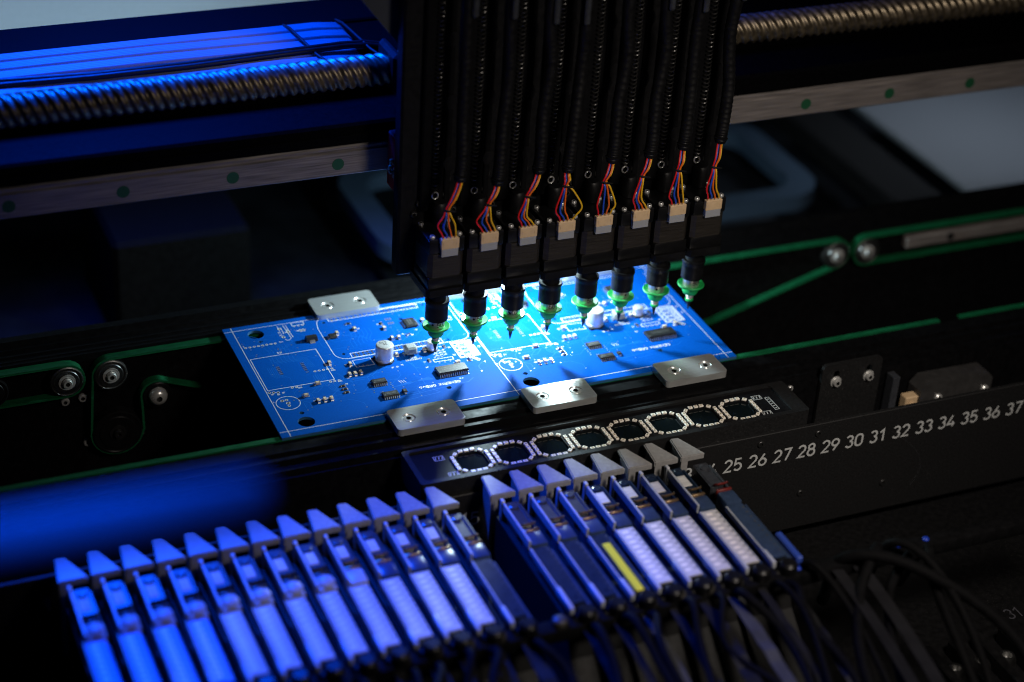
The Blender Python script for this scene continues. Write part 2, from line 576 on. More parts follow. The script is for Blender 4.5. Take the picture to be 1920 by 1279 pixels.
def board_print(ox, first):
    p, t, d, tin = MB(), MB(), MB(), MB()
    F = flat(.035)

    def S(pts, w=.28, closed=False):
        p.stroke([(x + ox, y) for x, y in pts], w, closed, fn=F())

    def T(pts, w=.30):
        zz = flat(.012)()
        t.stroke([(x + ox, y) for x, y in pts], w, fn=zz)

    def rect(x0, x1, y0, y1, w=.28):
        S([(x0, y0), (x1, y0), (x1, y1), (x0, y1)], w, True)

    def ring(x, y, r=.62, w=.28):
        S(circ(x, y, r, 10), w, True)
        d.lathe([(r * .75, .02), (.01, .021)], (x + ox, y, 0), 10, cap=False)

    def pad(x, y, w, h):
        tin.box(ox + x - w / 2, ox + x + w / 2, y - h / 2, y + h / 2, .005, .05)

    def scrib(x, y, h=1.1, n=3, a=pi):
        text(p, ''.join(random.choice('RC1234560') for _ in range(n)), x + ox, y, h, .2, F(), ang=a)
    # module outline with rounded corners and its two pin rows
    S(arc(57.5, 101.6, 6, 6, 175, 110, 6)[::-1] + [(50.5, 97), (50.4, 71)] + arc(57.3, 69.2, 6.9, 6.9, 180, 270, 8) +
      [(121.5, 62.2)] + arc(122, 68.4, 6.4, 6.2, 270, 360, 8) + [(128.4, 101)], .28)
    S([(55.5, 107.2), (111.8, 107.2)], .34)
    rect(58.9, 111.7, 62.7, 67.1, .32)
    rect(58.7, 111.6, 102.8, 106.9, .32)
    for i in range(20):
        for r in (0, 1):
            for y0 in (63.8, 103.8):
                x, y = 60.8 + i * 2.58, y0 + r * 2.05
                tin.lathe([(.80, .03), (.42, .03)], (x + ox, y, 0), 10, cap=False)
                d.lathe([(.62, .034), (.01, .034)], (x + ox, y, 0), 8, cap=False)
    # eight-pin row, five-pin row, three-pin row
    for i in range(8):
        ring(6.9 + i * 2.38, 89.25)
    S([(6.2, 91.3), (6.2, 90.3)], .25)
    for i in range(5):
        ring(35.3 + i * 2.38, 55.5)
    for i in range(3):
        ring(40 + i * 2.38, 43.1)
        if i < 2:
            ring(19 + i * 2.4, 43.6)
    for x, y in ((25.6, 89.3), (43.5, 53.2), (43.5, 41.6), (21.5, 42.0)):
        scrib(x + 2.5, y + 1, 1.0)
    # large module outline
    rect(5.9, 42.7, 44.7, 77.1, .32)
    text(p, "IC5", 24.2 + ox, 80.0, 1.5, .25, F(), ang=pi)
    for i in range(5):
        for x0 in (17.6, 31.1):
            pad(x0, 65.6 - i * 1.75, 1.9, .55)
            d.box(ox + x0 - .9, ox + x0 + .9, 64.6 - i * 1.75, 65.0 - i * 1.75, .004, .03)
    pad(31.3, 56.0, 1.6, .6)
    # tracks at the rear left corner
    for pts in ([(29.6, 106.2), (29.5, 93.8), (29.5, 95)], [(33, 106.4), (33.6, 92.0), (32, 90.4), (30.4, 90.4), (30.2, 92)],
                [(34.4, 106), (34.8, 92.6)], [(31.1, 104), (31, 97.5)]):
        S(pts, .28)
    for x, y in ((30.2, 103.2), (33.9, 98.8), (29.8, 94.3)):
        ring(x, y, .95, .3)
    for x, y in ((27.6, 100), (31.2, 99.2), (27.4, 97), (32.6, 101.4)):
        scrib(x + 2, y, 1.0, 2)
    rect(37.9, 44.8, 104.2, 107.2, .3)
    for i in range(3):
        ring(38.8 + i * 2.4, 103.4, .5, .2)
    for i in range(2):
        for k in range(2):
            pad(41 + i * 1.7, 97.6 + k * 1.4, .9, .8)
            S(circ(41 + i * 1.7, 97.6 + k * 1.4, .75, 8), .16, True)
    scrib(40, 99.2, 1.2, 2)
    # round outline near the front left
    S(circ(12.6, 30.2, 6.3, 40), .3, True)
    for x, y, r in ((12.6, 30.1, 1.0), (10.3, 33.0, .9), (12.6, 33.1, .75), (12.4, 27.6, .75)):
        ring(x, y, r, .24)
    text(p, "C1", 5.8 + ox, 33.6, 1.1, .2, F(), ang=pi)
    for i in range(3):
        scrib(8 + i * 3, 41.0 - (i % 2), 1.1, 2)
        ring(6.2 + i * 2.2, 42.6 - i * .6, .8, .25)
    # capacitor field and small rectangles
    rect(57.8, 67.9, 52.6, 59.7, .25)
    for i in range(3):
        pad(59.6 + i * 2.4, 53.8, .7, .7)
    for i in range(6):
        pad(86 + i * 1.55, 50.8 + (i % 2) * .5, .8, 1.5)
        S(circ(86 + i * 1.55, 50.9, .7, 8), .16, True)
    scrib(92, 53.3, 1.2, 4)
    rect(99.7, 110.9, 44.7, 47.3, .3)
    for i in range(3):
        pad(101.5 + i * 2, 49.0, 1.0, .7)
        pad(102 + i * 3.2, 43.4, .9, .8)
    for i in range(9):
        x, y = 102.4 + (i % 3) * 2.5, 50.2 + (i // 3) * 2.3
        pad(x, y, 1.0, .9)
        scrib(x + 1.8, y + 1.2, .9, 2)
    # white block: four circles, four slots, four squares
    x0, x1, y0, y1 = 114.9, 126.6, 44.6, 61.0
    rect(x0, x1, y0, y1, .36)
    for i in range(4):
        yy = y0 + 2.1 + i * 4.0
        S(circ(x0 + 1.9, yy, 1.35, 14), .4, True)
        p.box(ox + x0 + 4.0, ox + x0 + 6.8, yy - .6, yy + .8, .03, .052)
        d.box(ox + x0 + 4.6, ox + x0 + 6.1, yy - .35, yy + .35, .04, .075)
        S([(x0 + 8.1, yy - 1.4), (x0 + 10.9, yy - 1.4), (x0 + 10.9, yy + 1.4), (x0 + 8.1, yy + 1.4)], .34, True)
        S([(x0 + 8.9, yy - .6), (x0 + 10.2, yy - .6), (x0 + 10.2, yy + .7), (x0 + 8.9, yy + .7)], .3, True)
        S([(x0 + .2, yy + 2), (x1 - .2, yy + 2)], .2)
    S([(x0 + 3.4, y0), (x0 + 3.4, y1)], .2)
    S([(x0 + 7.5, y0), (x0 + 7.5, y1)], .2)
    S([(x1 - .45, y0 + .5), (x1 - .45, y1 - .5)], .22)
    for i in range(3):
        ring(121.6 + i * 1.0, 43.0 - i * 1.3, .95, .3)
    for y in (58.4, 52):
        scrib(129.6, y, 1.3, 2, pi / 2)
    for y in (56, 48):
        scrib(113.4, y, 1.3, 2, pi / 2)
    # designators round the small parts
    for x, y in ((66.5, 96.8), (71.8, 90.6), (83.8, 92), (83.6, 86.4), (88.1, 75.2), (84.4, 75.2), (93.6, 77.8), (98.4, 75.8), (110, 90.2),
                 (94.7, 46.6), (108.5, 59), (117.6, 41), (80.7, 57), (95.9, 57.4), (43, 59.8), (53.2, 56.8), (50, 44), (47.4, 38.6),
                 (26.4, 28.2), (30, 28.3), (33.8, 28.4), (76.2, 46.6), (79, 46.6), (82, 47.6), (102, 80), (94, 41.2)):
        scrib(x + .6, y + .4, 1.0, 2)
    for x, y in ((91, 95.4), (91.1, 90.9)):
        for i in range(3):
            pad(x - 1.3 + i * 1.3, y, .9, 2.2)
    pad(123.9, 86.4, 1.6, 2.4)
    S([(122.4, 84.6), (125.4, 84.6), (125.4, 88.2), (122.4, 88.2)], .2, True)
    for i in range(10):
        pad(58.6 + (i % 2) * .4 + (i // 5) * 11, 26 + (i % 5) * 1.7, .7, .5)
    for i in range(3):
        S([(74.6 + i * 1.3, 33.2), (75.4 + i * 1.3, 30.4)], .22)
    for i in range(4):
        pad(107 + i * 1.4 if i < 2 else 60 + i, 25.4, .6, .6)
    text(p, "GENERIX GRBv6", 105.9 + ox, 23.9, 2.0, .34, F(), ang=pi, wide=1.28)
    # copper tracks under the mask and their vias
    rt = random.Random(21)
    for i in range(70):
        x, y = rt.uniform(8, 122), rt.uniform(14, 104)
        a, dx, dy = rt.choice((-1, 1)), rt.uniform(3, 12), rt.uniform(2, 6)
        if rt.random() < .5:
            P_ = [(x, y), (x + a * dx, y), (x + a * (dx + dy), y + dy), (x + a * (dx + dy), y + dy + rt.uniform(2, 8))]
        else:
            P_ = [(x, y), (x, y + dx), (x + a * dy, y + dx + dy), (x + a * (dy + rt.uniform(2, 9)), y + dx + dy)]
        P_ = [(min(max(u, 6), 126), min(max(v, 8), 106)) for u, v in P_]
        if any((P_[q][0] - P_[q + 1][0]) ** 2 + (P_[q][1] - P_[q + 1][1]) ** 2 < .05 for q in range(3)):
            continue
        T(P_, .24)
        for u, v in (P_[0], P_[-1]):
            tin.lathe([(.42, .022), (.2, .022)], (u + ox, v, 0), 8, cap=False)
    for i in range(6):
        T([(33 + i * 1.2, 52), (33 + i * 1.2, 46 - i * .2), (36.5 + i * 1.2, 42.2), (38 + i * 1.2, 36), (40.5 + i * 1.2, 33)], .35)
        T([(12 + i * 1.0, 66), (12 + i * 1.0, 58), (14.2 + i, 54.5)], .3)
        T([(16 + i * 2.38, 88.4), (17.5 + i * 2.2, 82), (17.5 + i * 2.2, 71), (19 + i * 2.2, 68)], .3)
        T([(70 + i * 1.6, 28), (79 + i, 30.2), (93 - i * .3, 29.0 + i * .6)], .28)
        T([(63 + i * 2.3, 72 + i), (63 + i * 2.3, 79), (66 + i * 2.3, 84), (66 + i * 2.3, 90)], .25)
        T([(14 + i * 1.1, 78.3), (18 + i * 1.1, 70 + i), (30 + i, 68 + i * .5), (32 + i, 60)], .25)
    for pts in ([(92.8, 50.5), (94.6, 42.6), (96.4, 41.2), (114, 41.2)], [(86, 50), (88, 43), (91, 41)], [(104, 73), (106, 66), (106, 62.7)],
                [(124, 43.8), (128.5, 47), (128.6, 51), (127, 54)], [(98, 26), (98, 20), (92, 19.5), (74, 17.6)], [(89, 20), (92, 16), (72, 14)],
                [(46, 50), (50, 40), (58, 40)], [(56, 52), (60, 50), (74, 49)], [(70, 84), (75, 76), (90, 76)], [(60, 92), (62, 86), (74, 80)],
                [(102, 24.6), (104, 21), (110, 21), (114, 24)], [(70, 60), (72, 48), (76, 46)], [(20, 36), (24, 31), (46, 29)]):
        T(pts, .3)
    par = pan
    for o in (p.build("white_print", 'print', par), t.build("copper_track", 'trace', par),
              fixn(tin.build("solder_pad", 'tin', par)), d.build("pin_hole", 'holedark', par)):
        o['kind'] = 'stuff'


board_print(0, True)
board_print(PITCH, False)
g = MB()
F = flat(.035)
g.stroke([(4.7, .2), (4.7, D - .2)], .3, fn=F())
g.stroke([(130.9, .2), (130.9, D - .2)], .3, fn=F())
g.stroke([(256.9, .2), (256.9, D - .2)], .3, fn=F())
g.stroke([(.2, 107.8), (W - .2, 107.8)], .3, fn=F())
g.stroke([(.2, 5.0), (W - .2, 5.0)], .3, fn=F())
g.build("panel_border_line", 'print', pan)

# --- components: one mesh per kind, shared
COMP = {}


def chip2(name, l, w, h, body):
    b = MB()
    b.box(-l / 2 + l * .2, l / 2 - l * .2, -w / 2, w / 2, 0.02, h, .12, 0)
    b.box(-l / 2, -l / 2 + l * .2, -w / 2, w / 2, 0.02, h + .02, .12, 1)
    b.box(l / 2 - l * .2, l / 2, -w / 2, w / 2, 0.02, h + .02, .12, 1)
    b.box(-l / 2 - .45, -l / 2 + .3, -w / 2 - .1, w / 2 + .1, 0.01, .12, 0, 1)
    b.box(l / 2 - .3, l / 2 + .45, -w / 2 - .1, w / 2 + .1, 0.01, .12, 0, 1)
    o = b.build(name, [body, 'tin'], pan)
    return o


protos = {}


def place(kind, maker, x, y, rot=0.0):
    for k in (0, 1):
        if kind in protos:
            o = dup(protos[kind], pan)
        else:
            o = maker()
            protos[kind] = o
        o.location = Vector((x + k * PITCH, y, 0)) * MM
        o.rotation_euler = (0, 0, rot)


def gull(mb, x, y0, yd, wpin, zt):
    """one bent lead leaving a body at (x, y0) towards +-y"""
    s = 1 if yd > 0 else -1
    a = abs(yd)
    prof = [(0, zt), (a * .35, zt), (a * .55, .22), (a, .18), (a, .03), (a * .45, .05), (a * .28, zt - .18), (0, zt - .18)]
    n = len(prof)
    vs = [(x - wpin / 2, y0 + s * u, z) for u, z in prof] + [(x + wpin / 2, y0 + s * u, z) for u, z in prof]
    fs = [tuple(range(n)), tuple(range(2 * n - 1, n - 1, -1))] + [(i, n + i, n + (i + 1) % n, (i + 1) % n) for i in range(n)]
    mb.add(vs, fs)


def soic(name, L, Wd, H, n, pinw, pitch, plen=1.5, four=False, mark=True):
    def mk():
        b = MB()
        z0 = .25
        zm = H * .55
        k = .35
        for za, zb, ia, ib in ((z0, zm, k, 0), (zm, H, 0, k)):
            xa, ya, xb, yb = L / 2 - ia, Wd / 2 - ia, L / 2 - ib, Wd / 2 - ib
            vs = [(-xa, -ya, za), (xa, -ya, za), (xa, ya, za), (-xa, ya, za), (-xb, -yb, zb), (xb, -yb, zb), (xb, yb, zb), (-xb, yb, zb)]
            b.add(vs, [(0, 1, 5, 4), (1, 2, 6, 5), (2, 3, 7, 6), (3, 0, 4, 7)] + ([(4, 5, 6, 7)] if zb == H else [(3, 2, 1, 0)]))
        if mark:
            for r in range(2):
                xx = -L * .32
                while xx < L * .3:
                    wd = random.uniform(.4, .8)
                    b.box(xx, xx + wd, -.1 + r * Wd * .2 - Wd * .1, .35 + r * Wd * .2 - Wd * .1, H, H + .02, 0, 1)
                    xx += wd + .25
        b.lathe([(.4, H), (.01, H + .012)], (-L / 2 + 1.1, -Wd / 2 + 1.1, 0), 10, mi=1, cap=False)
        o = b.build(name, ['chip', 'chipmark'], pan)
        pn = MB()
        for i in range(n):
            x = (i - (n - 1) / 2) * pitch
            gull(pn, x, -Wd / 2 + .1, -plen, pinw, zm + .1)
            gull(pn, x, Wd / 2 - .1, plen, pinw, zm + .1)
        fixn(pn.build("lead", 'tin', o))
        return o
    return mk


def elcap(r, h):
    def mk():
        b = MB()
        b.lathe([(r, 1.0), (r, 1.9), (r * .94, 2.1), (r * .94, 2.5), (r, 2.7), (r, h - .6), (r * .95, h - .15), (r * .88, h)], (0, 0, 0), 36)
        o = b.build("electrolytic_capacitor", 'alu', pan, smooth=40)
        k = MB()
        k.prism([(-r, -r), (r * .55, -r), (r, -r * .55), (r, r * .55), (r * .55, r), (-r, r)], .02, 1.0)
        k.build("base", 'chip', o)
        q = MB()
        if r > 4:
            for i, s in enumerate(("470", "35")):
                text(q, s, 1.6, 1.6 - i * 2.0 + 1.2, 1.5, .3, flat(h + .03)(), ang=pi, wide=1.2)
            q.prism([(x, y) for x, y in arc(0, 0, r * .86, r * .86, 60, 120, 8)], h + .005, h + .02)
            q.build("marking", 'chipmark', o)
        return o
    return mk


def inductor():
    b = MB()
    b.box(-3.3, 3.3, -3.1, 3.1, .5, 5.4, 1.0)
    o = b.build("inductor", 'ferrite', pan)
    k = MB()
    k.box(-4.1, -3.2, -1.6, 1.6, .02, .9)
    k.box(3.2, 4.1, -1.6, 1.6, .02, .9)
    k.build("terminal", 'tin', o)
    return o


def tabreg():
    b = MB()
    b.prism([(-3.1, -1.7), (3.1, -1.7), (3.1, 1.7), (-3.1, 1.7)], .2, .25)
    vs = [(-3.4, -1.8, .25), (3.4, -1.8, .25), (3.4, 1.8, .25), (-3.4, 1.8, .25), (-3.0, -1.3, 2.9), (3.0, -1.3, 2.9), (3.0, 1.3, 2.9), (-3.0, 1.3, 2.9)]
    b.add(vs, [(0, 1, 5, 4), (1, 2, 6, 5), (2, 3, 7, 6), (3, 0, 4, 7), (4, 5, 6, 7)])
    o = b.build("voltage_regulator", 'chip', pan)
    k = MB()
    for x in (-2.2, 0, 2.2):
        gull(k, x, 1.6, 1.7, .8, 1.2)
    gull(k, 0, -1.6, -1.7, 3.0, 1.2)
    fixn(k.build("lead", 'tin', o))
    return o


def cap_c():
    return chip2("ceramic_capacitor", 3.0, 1.6, 1.5, 'cream')


def res_d():
    return chip2("resistor", 2.6, 1.4, .75, 'chip')


place('cap1', elcap(4.85, 10.4), 74.2, 54.6)
place('cap2', elcap(3.0, 5.8), 102.8, 57.3)
place('ind', inductor, 90.1, 57.0)
place('reg', tabreg, 43.2, 86.3, 0)
place('so8', soic("small_chip", 4.0, 4.4, 1.7, 4, .45, 1.1, 1.0, mark=False), 55.3, 85.9, pi / 2)
place('qfp', soic("square_chip", 8.6, 7.0, 1.8, 9, .4, .82, 1.5), 100.8, 86.6, pi / 2)
place('ic14', soic("fourteen_pin_chip", 8.2, 4.4, 1.8, 7, .5, 1.15), 64.0, 34.0)
place('ic16', soic("sixteen_pin_chip", 9.0, 4.4, 1.8, 8, .5, 1.12), 65.6, 20.6)
place('sot', soic("diode_chip", 2.6, 3.0, 1.5, 1, 1.2, 1, .8, mark=False), 73.9, 21.6)
place('bigic', soic("wide_chip", 17.4, 7.2, 2.5, 14, .5, 1.22, 1.7), 105.0, 33.2)
H = pi / 2
for x, y, r in ((82.6, 57.8, H), (98.5, 57.7, H), (45, 60.4, H), (55.3, 56.1, H), (51.7, 46.2, H), (54.8, 46.0, H), (58, 46.2, H),
                (32.7, 43.0, 0), (23.3, 33.6, 0), (58.7, 88.6, H), (69.5, 90.1, H), (85.4, 86, H), (86, 74.6, H), (89.8, 74.3, H),
                (108.7, 87.8, H), (111.3, 40.4, 0), (119.2, 42.1, H), (27.9, 26.7, H), (31.5, 26.7, H), (35.2, 26.8, H)):
    place('cap', cap_c, x, y, r)
for x, y, r in ((68, 97, 0), (85.7, 91.6, H), (96.0, 75.8, .5), (110.4, 58.2, H), (97.4, 47, H), (44.7, 36.9, 0), (44.8, 33.7, 0), (44.7, 30.4, 0)):
    place('res', res_d, x, y, r)

# ------------------------------------------------------------------ conveyor rails, clamps


def rail_profile(name, pts, x0, x1, label):
    b = MB()
    b.prism(pts, x0, x1, 'yz')
    o = fixn(b.build(name, 'railblack'))
    return tag(o, label, "rail")


# front rail: stepped and grooved top, plain front face
fr = rail_profile("conveyor_rail", [(-.3, -1.9), (-.3, -9), (-4, -9), (-4, -60), (-25, -60), (-25, -7.2), (-22, -7.2), (-22, -4.4), (-16.4, -4.4),
                                    (-16.4, -1.7), (-14.2, -1.7), (-14.2, -3.6), (-10.6, -3.6), (-10.6, -1.2), (-9.4, -1.2), (-9.4, -1.9)],
                  -420, 640, "black grooved conveyor rail along the front edge of the blue board")
for x in (-109, -93.4, 283):
    b = MB()
    screw_head(b, (x, -25, -9.8), 1.7, 1.2, 'y')
    b.build("screw", ['screwsteel', 'darkscrew'], fr)
rr = rail_profile("conveyor_rail", [(112.2, -1.9), (112.2, -99.5), (140, -99.5), (140, -1.0), (137, -1.0), (137, -3.8), (133.5, -3.8), (133.5, 1.2),
                                    (131.2, 1.2), (131.2, -3), (127.5, -3), (127.5, -.9), (126, -.9), (126, -2.6), (121.5, -2.6), (121.5, -1.4),
                                    (120, -1.4), (120, -2.2), (116, -2.2), (116, -1.5), (115, -1.5), (115, -1.9)],
                  -420, 640, "black grooved conveyor rail behind the blue board")


def clamp_meshes():
    b = MB()
    b.holed(rrect(-18.6, 18.6, -9.8, 9.8, 2.2), [circ(-9.6, -.2, 3.7, 20), circ(9.6, -.2, 3.7, 20)], -.9, 3.0)
    me = fixn(b.build("clamp_plate", 'clampsteel')).data
    bpy.data.objects.remove(bpy.data.objects["clamp_plate"])
    s = MB()
    s.lathe([(3.7, 3.0), (2.7, 1.9)], (0, 0, 0), 24, mi=0, cap=False)                      # countersink
    s.lathe([(3.05, 1.7), (3.05, 2.4), (2.75, 2.75), (1.4, 2.8)], (0, 0, 0), 24, mi=0, cap=False)
    s.lathe([(1.4, 2.8), (1.25, 1.4), (.01, 1.4)], (0, 0, 0), 6, mi=1, cap=False)
    s.lathe([(2.9, 1.7), (3.7, 1.65)], (0, 0, 0), 24, mi=1, cap=False)
    o = s.build("screw", ['screwsteel', 'darkscrew'], smooth=35)
    me2 = o.data
    bpy.data.objects.remove(o)
    return me, me2


cm, cs = clamp_meshes()
CL = [(75.4, -6.0, "board clamp at the front left, half in blue light, below the upside-down lettering"),
      (149.8, -8.2, "middle clamp of the three on the front rail, below the line between the two boards"),
      (228.6, -6.8, "board clamp at the front right corner of the blue board, half in shadow"),
      (71.6, 115.4, "board clamp behind the blue board, the one clear left of the nozzles"),
      (146, 115.4, "middle clamp of the rear rail, glimpsed between the nozzle holders"),
      (224, 115.4, "clamp on the rear rail at the right, glimpsed between nozzle holders")]
for x, y, lb in CL:
    t = thing("board_clamp", lb, "clamp", (x, y, 0), "steel clamps holding the board")
    link("clamp_plate", cm, t)
    for sx in (-9.6, 9.6):
        k = link("screw", cs, t, (sx, -.2, 0))
        k.rotation_euler = (0, 0, random.random() * 3)

# ------------------------------------------------------------------ belts and pulleys


def belt(name, pts, y0, y1, label, closed=True, th=1.3):
    """pts is the path in x, z seen from the front"""
    P = [Vector(p) for p in pts]
    n = len(P)
    outer, inner = [], []
    for i in range(n):
        a = P[i] - P[i - 1] if (closed or i) else P[1] - P[0]
        b = P[(i + 1) % n] - P[i] if (closed or i < n - 1) else a
        t = (a.normalized() + b.normalized()).normalized()
        nr = Vector((-t.y, t.x))
        outer.append(P[i] + nr * th / 2)
        inner.append(P[i] - nr * th / 2)
    b = MB()
    vs = []
    for i in range(n):
        for q in (outer[i], inner[i]):
            for y in (y0, y1):
                vs.append((q.x, y, q.y))
    fs = []
    for i in range(n if closed else n - 1):
        a, c = i * 4, ((i + 1) % n) * 4
        fs += [(a, a + 1, c + 1, c), (a + 2, c + 2, c + 3, a + 3), (a, c, c + 2, a + 2), (a + 1, a + 3, c + 3, c + 1)]
    b.add(vs, fs)
    o = fixn(b.build(name, 'belt', smooth=40))
    return tag(o, label, "belt", "green conveyor belts")


def wrap(cx, cz, r, a0, a1, n=10):
    return arc(cx, cz, r, r, a0, a1, n)


# left-hand loop of the neighbouring conveyor section
belt("conveyor_belt", [(-400, -2.9)] + wrap(-87.3, -13.2, 9.6, 90, -90) + [(-400, -23.2)], 105.5, 111,
     "green belt running off to the left round the leftmost pulley", closed=False)
# main loop of the rear rail
belt("conveyor_belt", [(392.5, -3.0)] + wrap(392.5, -12.3, 9.6, 80, -70) + [(309, -47), (250, -58), (100, -60), (18, -44)] +
     wrap(-38.8, -31, 8.6, 60, 190)[::1] + [(-46.8, -52)] + wrap(-61.6, -51, 14.2, 0, -180)[1:] + wrap(-63.6, -13.4, 9.6, 180, 95),
     106, 111, "long green belt behind the board, threaded over pulleys at both ends")
belt("conveyor_belt", wrap(415, -12.9, 9.6, 90, 270)[::1][::-1] and [(640, -3.3)] + wrap(415, -12.9, 9.6, 90, 270) + [(640, -22.4)], 105.5, 111,
     "green belt running off to the right from the right-hand pulley", closed=False)
belt("conveyor_belt", [(-230, -1.9), (397, -1.9)], .2, 3.6, "thin green belt line along the front rail, both sides of the board", closed=False)
belt("conveyor_belt", [(411, -1.9), (640, -1.9)], .2, 3.6, "short green belt line at the far right of the front rail", closed=False)


def pulley(x, z, r, label, kind=0):
    t = thing("pulley", label, "pulley", (x, 111, z), "belt pulleys on the rear rail")
    b = MB()
    b.lathe([(r * .55, -6.2), (r * .72, -6.2), (r * .76, -5.6), (r * .9, -5.6), (r * .93, -6.0), (r, -5.7), (r, 0), (r * .5, 0)], (0, 0, 0), 40, 'y', cap=False)
    b.build("wheel", 'steel' if kind == 0 else 'blackgloss', t, smooth=30)
    k = MB()
    k.lathe([(r * .72, -6.0), (.01, -6.0)], (0, 0, 0), 32, 'y', cap=False)
    k.build("bearing_shield", 'blackgloss', t)
    s = MB()
    if kind == 2:
        s.lathe([(5.2, -6), (5.2, -7.4), (4.6, -9.0), (3.2, -10.2), (1.6, -10.6)], (0, 0, 0), 28, 'y', 0, cap=False)
        s.lathe([(1.6, -10.6), (1.4, -8.8), (.01, -8.8)], (0, 0, 0), 6, 'y', 1, cap=False)
    else:
        s.lathe([(4.6, -6.0), (4.6, -6.6), (3.0, -6.6)], (0, 0, 0), 28, 'y', 0, cap=False)
        screw_head(s, (0, -6.4, 0), 2.7, 2.4, 'y')
    s.build("screw", ['darkscrew' if kind == 1 else 'screwsteel', 'darkscrew'], t, smooth=35)
    return t


pulley(-87.3, -13.2, 9.0, "leftmost steel pulley, in the turn of the left green belt")
pulley(-63.6, -13.4, 9.0, "steel pulley second from the left, beside the leftmost one")
pulley(-38.8, -31, 7.9, "lower left pulley with a big domed bright screw", 2)
pulley(-61.6, -51, 13.6, "large black drive pulley below the three small left ones", 1)
pulley(392.5, -12.3, 9.0, "blurred steel pulley at the right where the belt folds into a V", 0)
pulley(415, -12.9, 9.0, "blurred steel pulley at the far right, rightmost of all", 0)
pulley(-127, -13, 9.0, "dark pulley cut off by the left edge of the picture", 1)
for i, (x, z) in enumerate(((-78.5, -28.8), (-77.3, -58), (-48.3, -57.5), (-88, -29.5))):
    b = MB()
    screw_head(b, (0, 0, 0), 2.4, 2.0, 'y')
    o = b.build("bolt", ['screwsteel', 'darkscrew'], None, (x, 112.2, z), smooth=35)
    tag(o, ("small bolt close under the leftmost pulley", "lowest small bolt left under the black drive pulley",
            "small bolt right of the black drive pulley", "dim bolt stub left of the small bolt under the leftmost pulley")[i], "bolt", "small bolts on the rear rail")
# belt support bar at the far right
b = MB()
b.box(445, 640, 106.5, 111.6, -16.8, -8.6, .8)
o = fixn(b.build("support_bar", 'rail'))
tag(o, "grey support bar between the strands of the far right belt", "bar")
b = MB()
b.lathe([(2.6, 0), (2.6, -.8), (1.8, -.8), (1.2, -.3), (.01, -.3)], (478, 106.4, -12.4), 20, 'y', cap=False)
b.build("bolt_hole", 'blackmatt', o)

# ------------------------------------------------------------------ bracket and sensor on the front rail
t = thing("mounting_bracket", "black bracket plate with two screws in slots, right of the light panel", "bracket", (320, -27, 0))
sl = lambda x: arc(x, -8.7, 1.9, 1.9, 180, 360, 8) + arc(x, -3.6, 1.9, 1.9, 0, 180, 8)
b = MB()
b.holed(rrect(-19.4, 19.4, -46, 2.8, 3.2), [[(x - 0, z) for x, z in sl(-10)], [(x, z) for x, z in sl(11.2)]], -1.4, .8, 'xz')
fixn(b.build("bracket_plate", 'plate', t))
for x in (-10, 11.2):
    b = MB()
    b.lathe([(3.4, -1.4), (3.4, -2.0), (2, -2.0)], (x, 0, -8.6), 24, 'y', 0, cap=False)
    screw_head(b, (x, -1.9, -8.6), 2.5, 2.2, 'y')
    b.build("screw", ['screwsteel', 'darkscrew'], t, smooth=35)
t = thing("limit_sensor", "small black sensor block with two screws and a wired plug, right of the bracket", "sensor", (386, -35, -24))
b = MB()
b.prism([(-24.6, -14), (24, -14), (24, 5.4), (20.6, 9.0), (-19.8, 9.6), (-24.6, 4.4)], -4, 8, 'xz')
bm = bmesh.new()
fixn(b.build("sensor_body", 'sensor', t))
for x, z in ((-12.2, -1.2), (19.4, -1.4)):
    b = MB()
    screw_head(b, (x, -4, z), 2.5, 1.6, 'y')
    b.build("screw", ['screwsteel', 'darkscrew'], t, smooth=35)
b = MB()
b.box(-33, -24.6, -3, 3, -10.5, 1.6, .6)
b.box(-31, -27.5, -4.2, -3, -6.5, -1.4, .3)
b.build("plug", 'conn', t)
for i, c_ in enumerate(('blue', 'green', 'yellow')):
    b = MB()
    b.tube([(-33 + i * 2.6, -1, -9), (-34 + i * 2.4, -3, -14), (-34 + i * 2, -3, -22), (-33 + i * 2, 0, -34)], .7, 6)
    b.build("wire", c_, t, smooth=60)['label'] = c_ + " wire"
b = MB()
b.box(345, 349.5, -34, -27, -40, -10, .3)
tag(b.build("guide_strip", 'greycover'), "narrow dim blue strip standing between the bracket and the sensor plug", "strip")

# ------------------------------------------------------------------ light panel with eight rings of LEDs
RX, RY = 86.7, -43.3
lp = thing("light_panel", "long black light panel with eight rings of small white LEDs", "light panel", (RX, RY, -4))
X0, X1, Y0, Y1 = 54 - RX, 276 - RX, -57 - RY, -26.5 - RY
b = MB()
b.holed(rrect(X0, X1, Y0, Y1, 1.5), [rrect(X0 + 3, X1 - 9, Y0 + 3.0, Y1 - 2.2, 2.0)], -14, 1.4)
b.box(X0 + 2.5, X1 - 8.5, Y0 + 2.5, Y1 - 1.7, -14, -2.6)
fixn(b.build("housing", 'plate', lp))
octo = lambda cx, r, c: [(cx + a, b2) for a, b2 in ((r, -c), (r, c), (c, r), (-c, r), (-r, c), (-r, -c), (-c, -r), (c, -r))]
b = MB()
b.holed([(X0 + 3.1, Y0 + 3.1), (X1 - 9.1, Y0 + 3.1), (X1 - 9.1, Y1 - 2.3), (X0 + 3.1, Y1 - 2.3)],
        [octo(22 * k, 7.6, 4.6) for k in range(8)], -1.6, 0)
fixn(b.build("led_board", 'ledboard', lp))
for k in range(8):
    b = MB()
    b.prism(octo(22 * k, 7.55, 4.55), -2.3, -.9)
    b.build("camera_window", 'glass', lp)
b = MB()
b.box(-1.2, 1.2, -.9, .9, 0.02, .9, .1, 0)
b.box(-.6, .6, -.45, .45, .9, .93, 0, 1)
lo = b.build("led", ['led', 'ledlens', 'tin'], lp)
led_me = lo.data
bpy.data.objects.remove(lo)
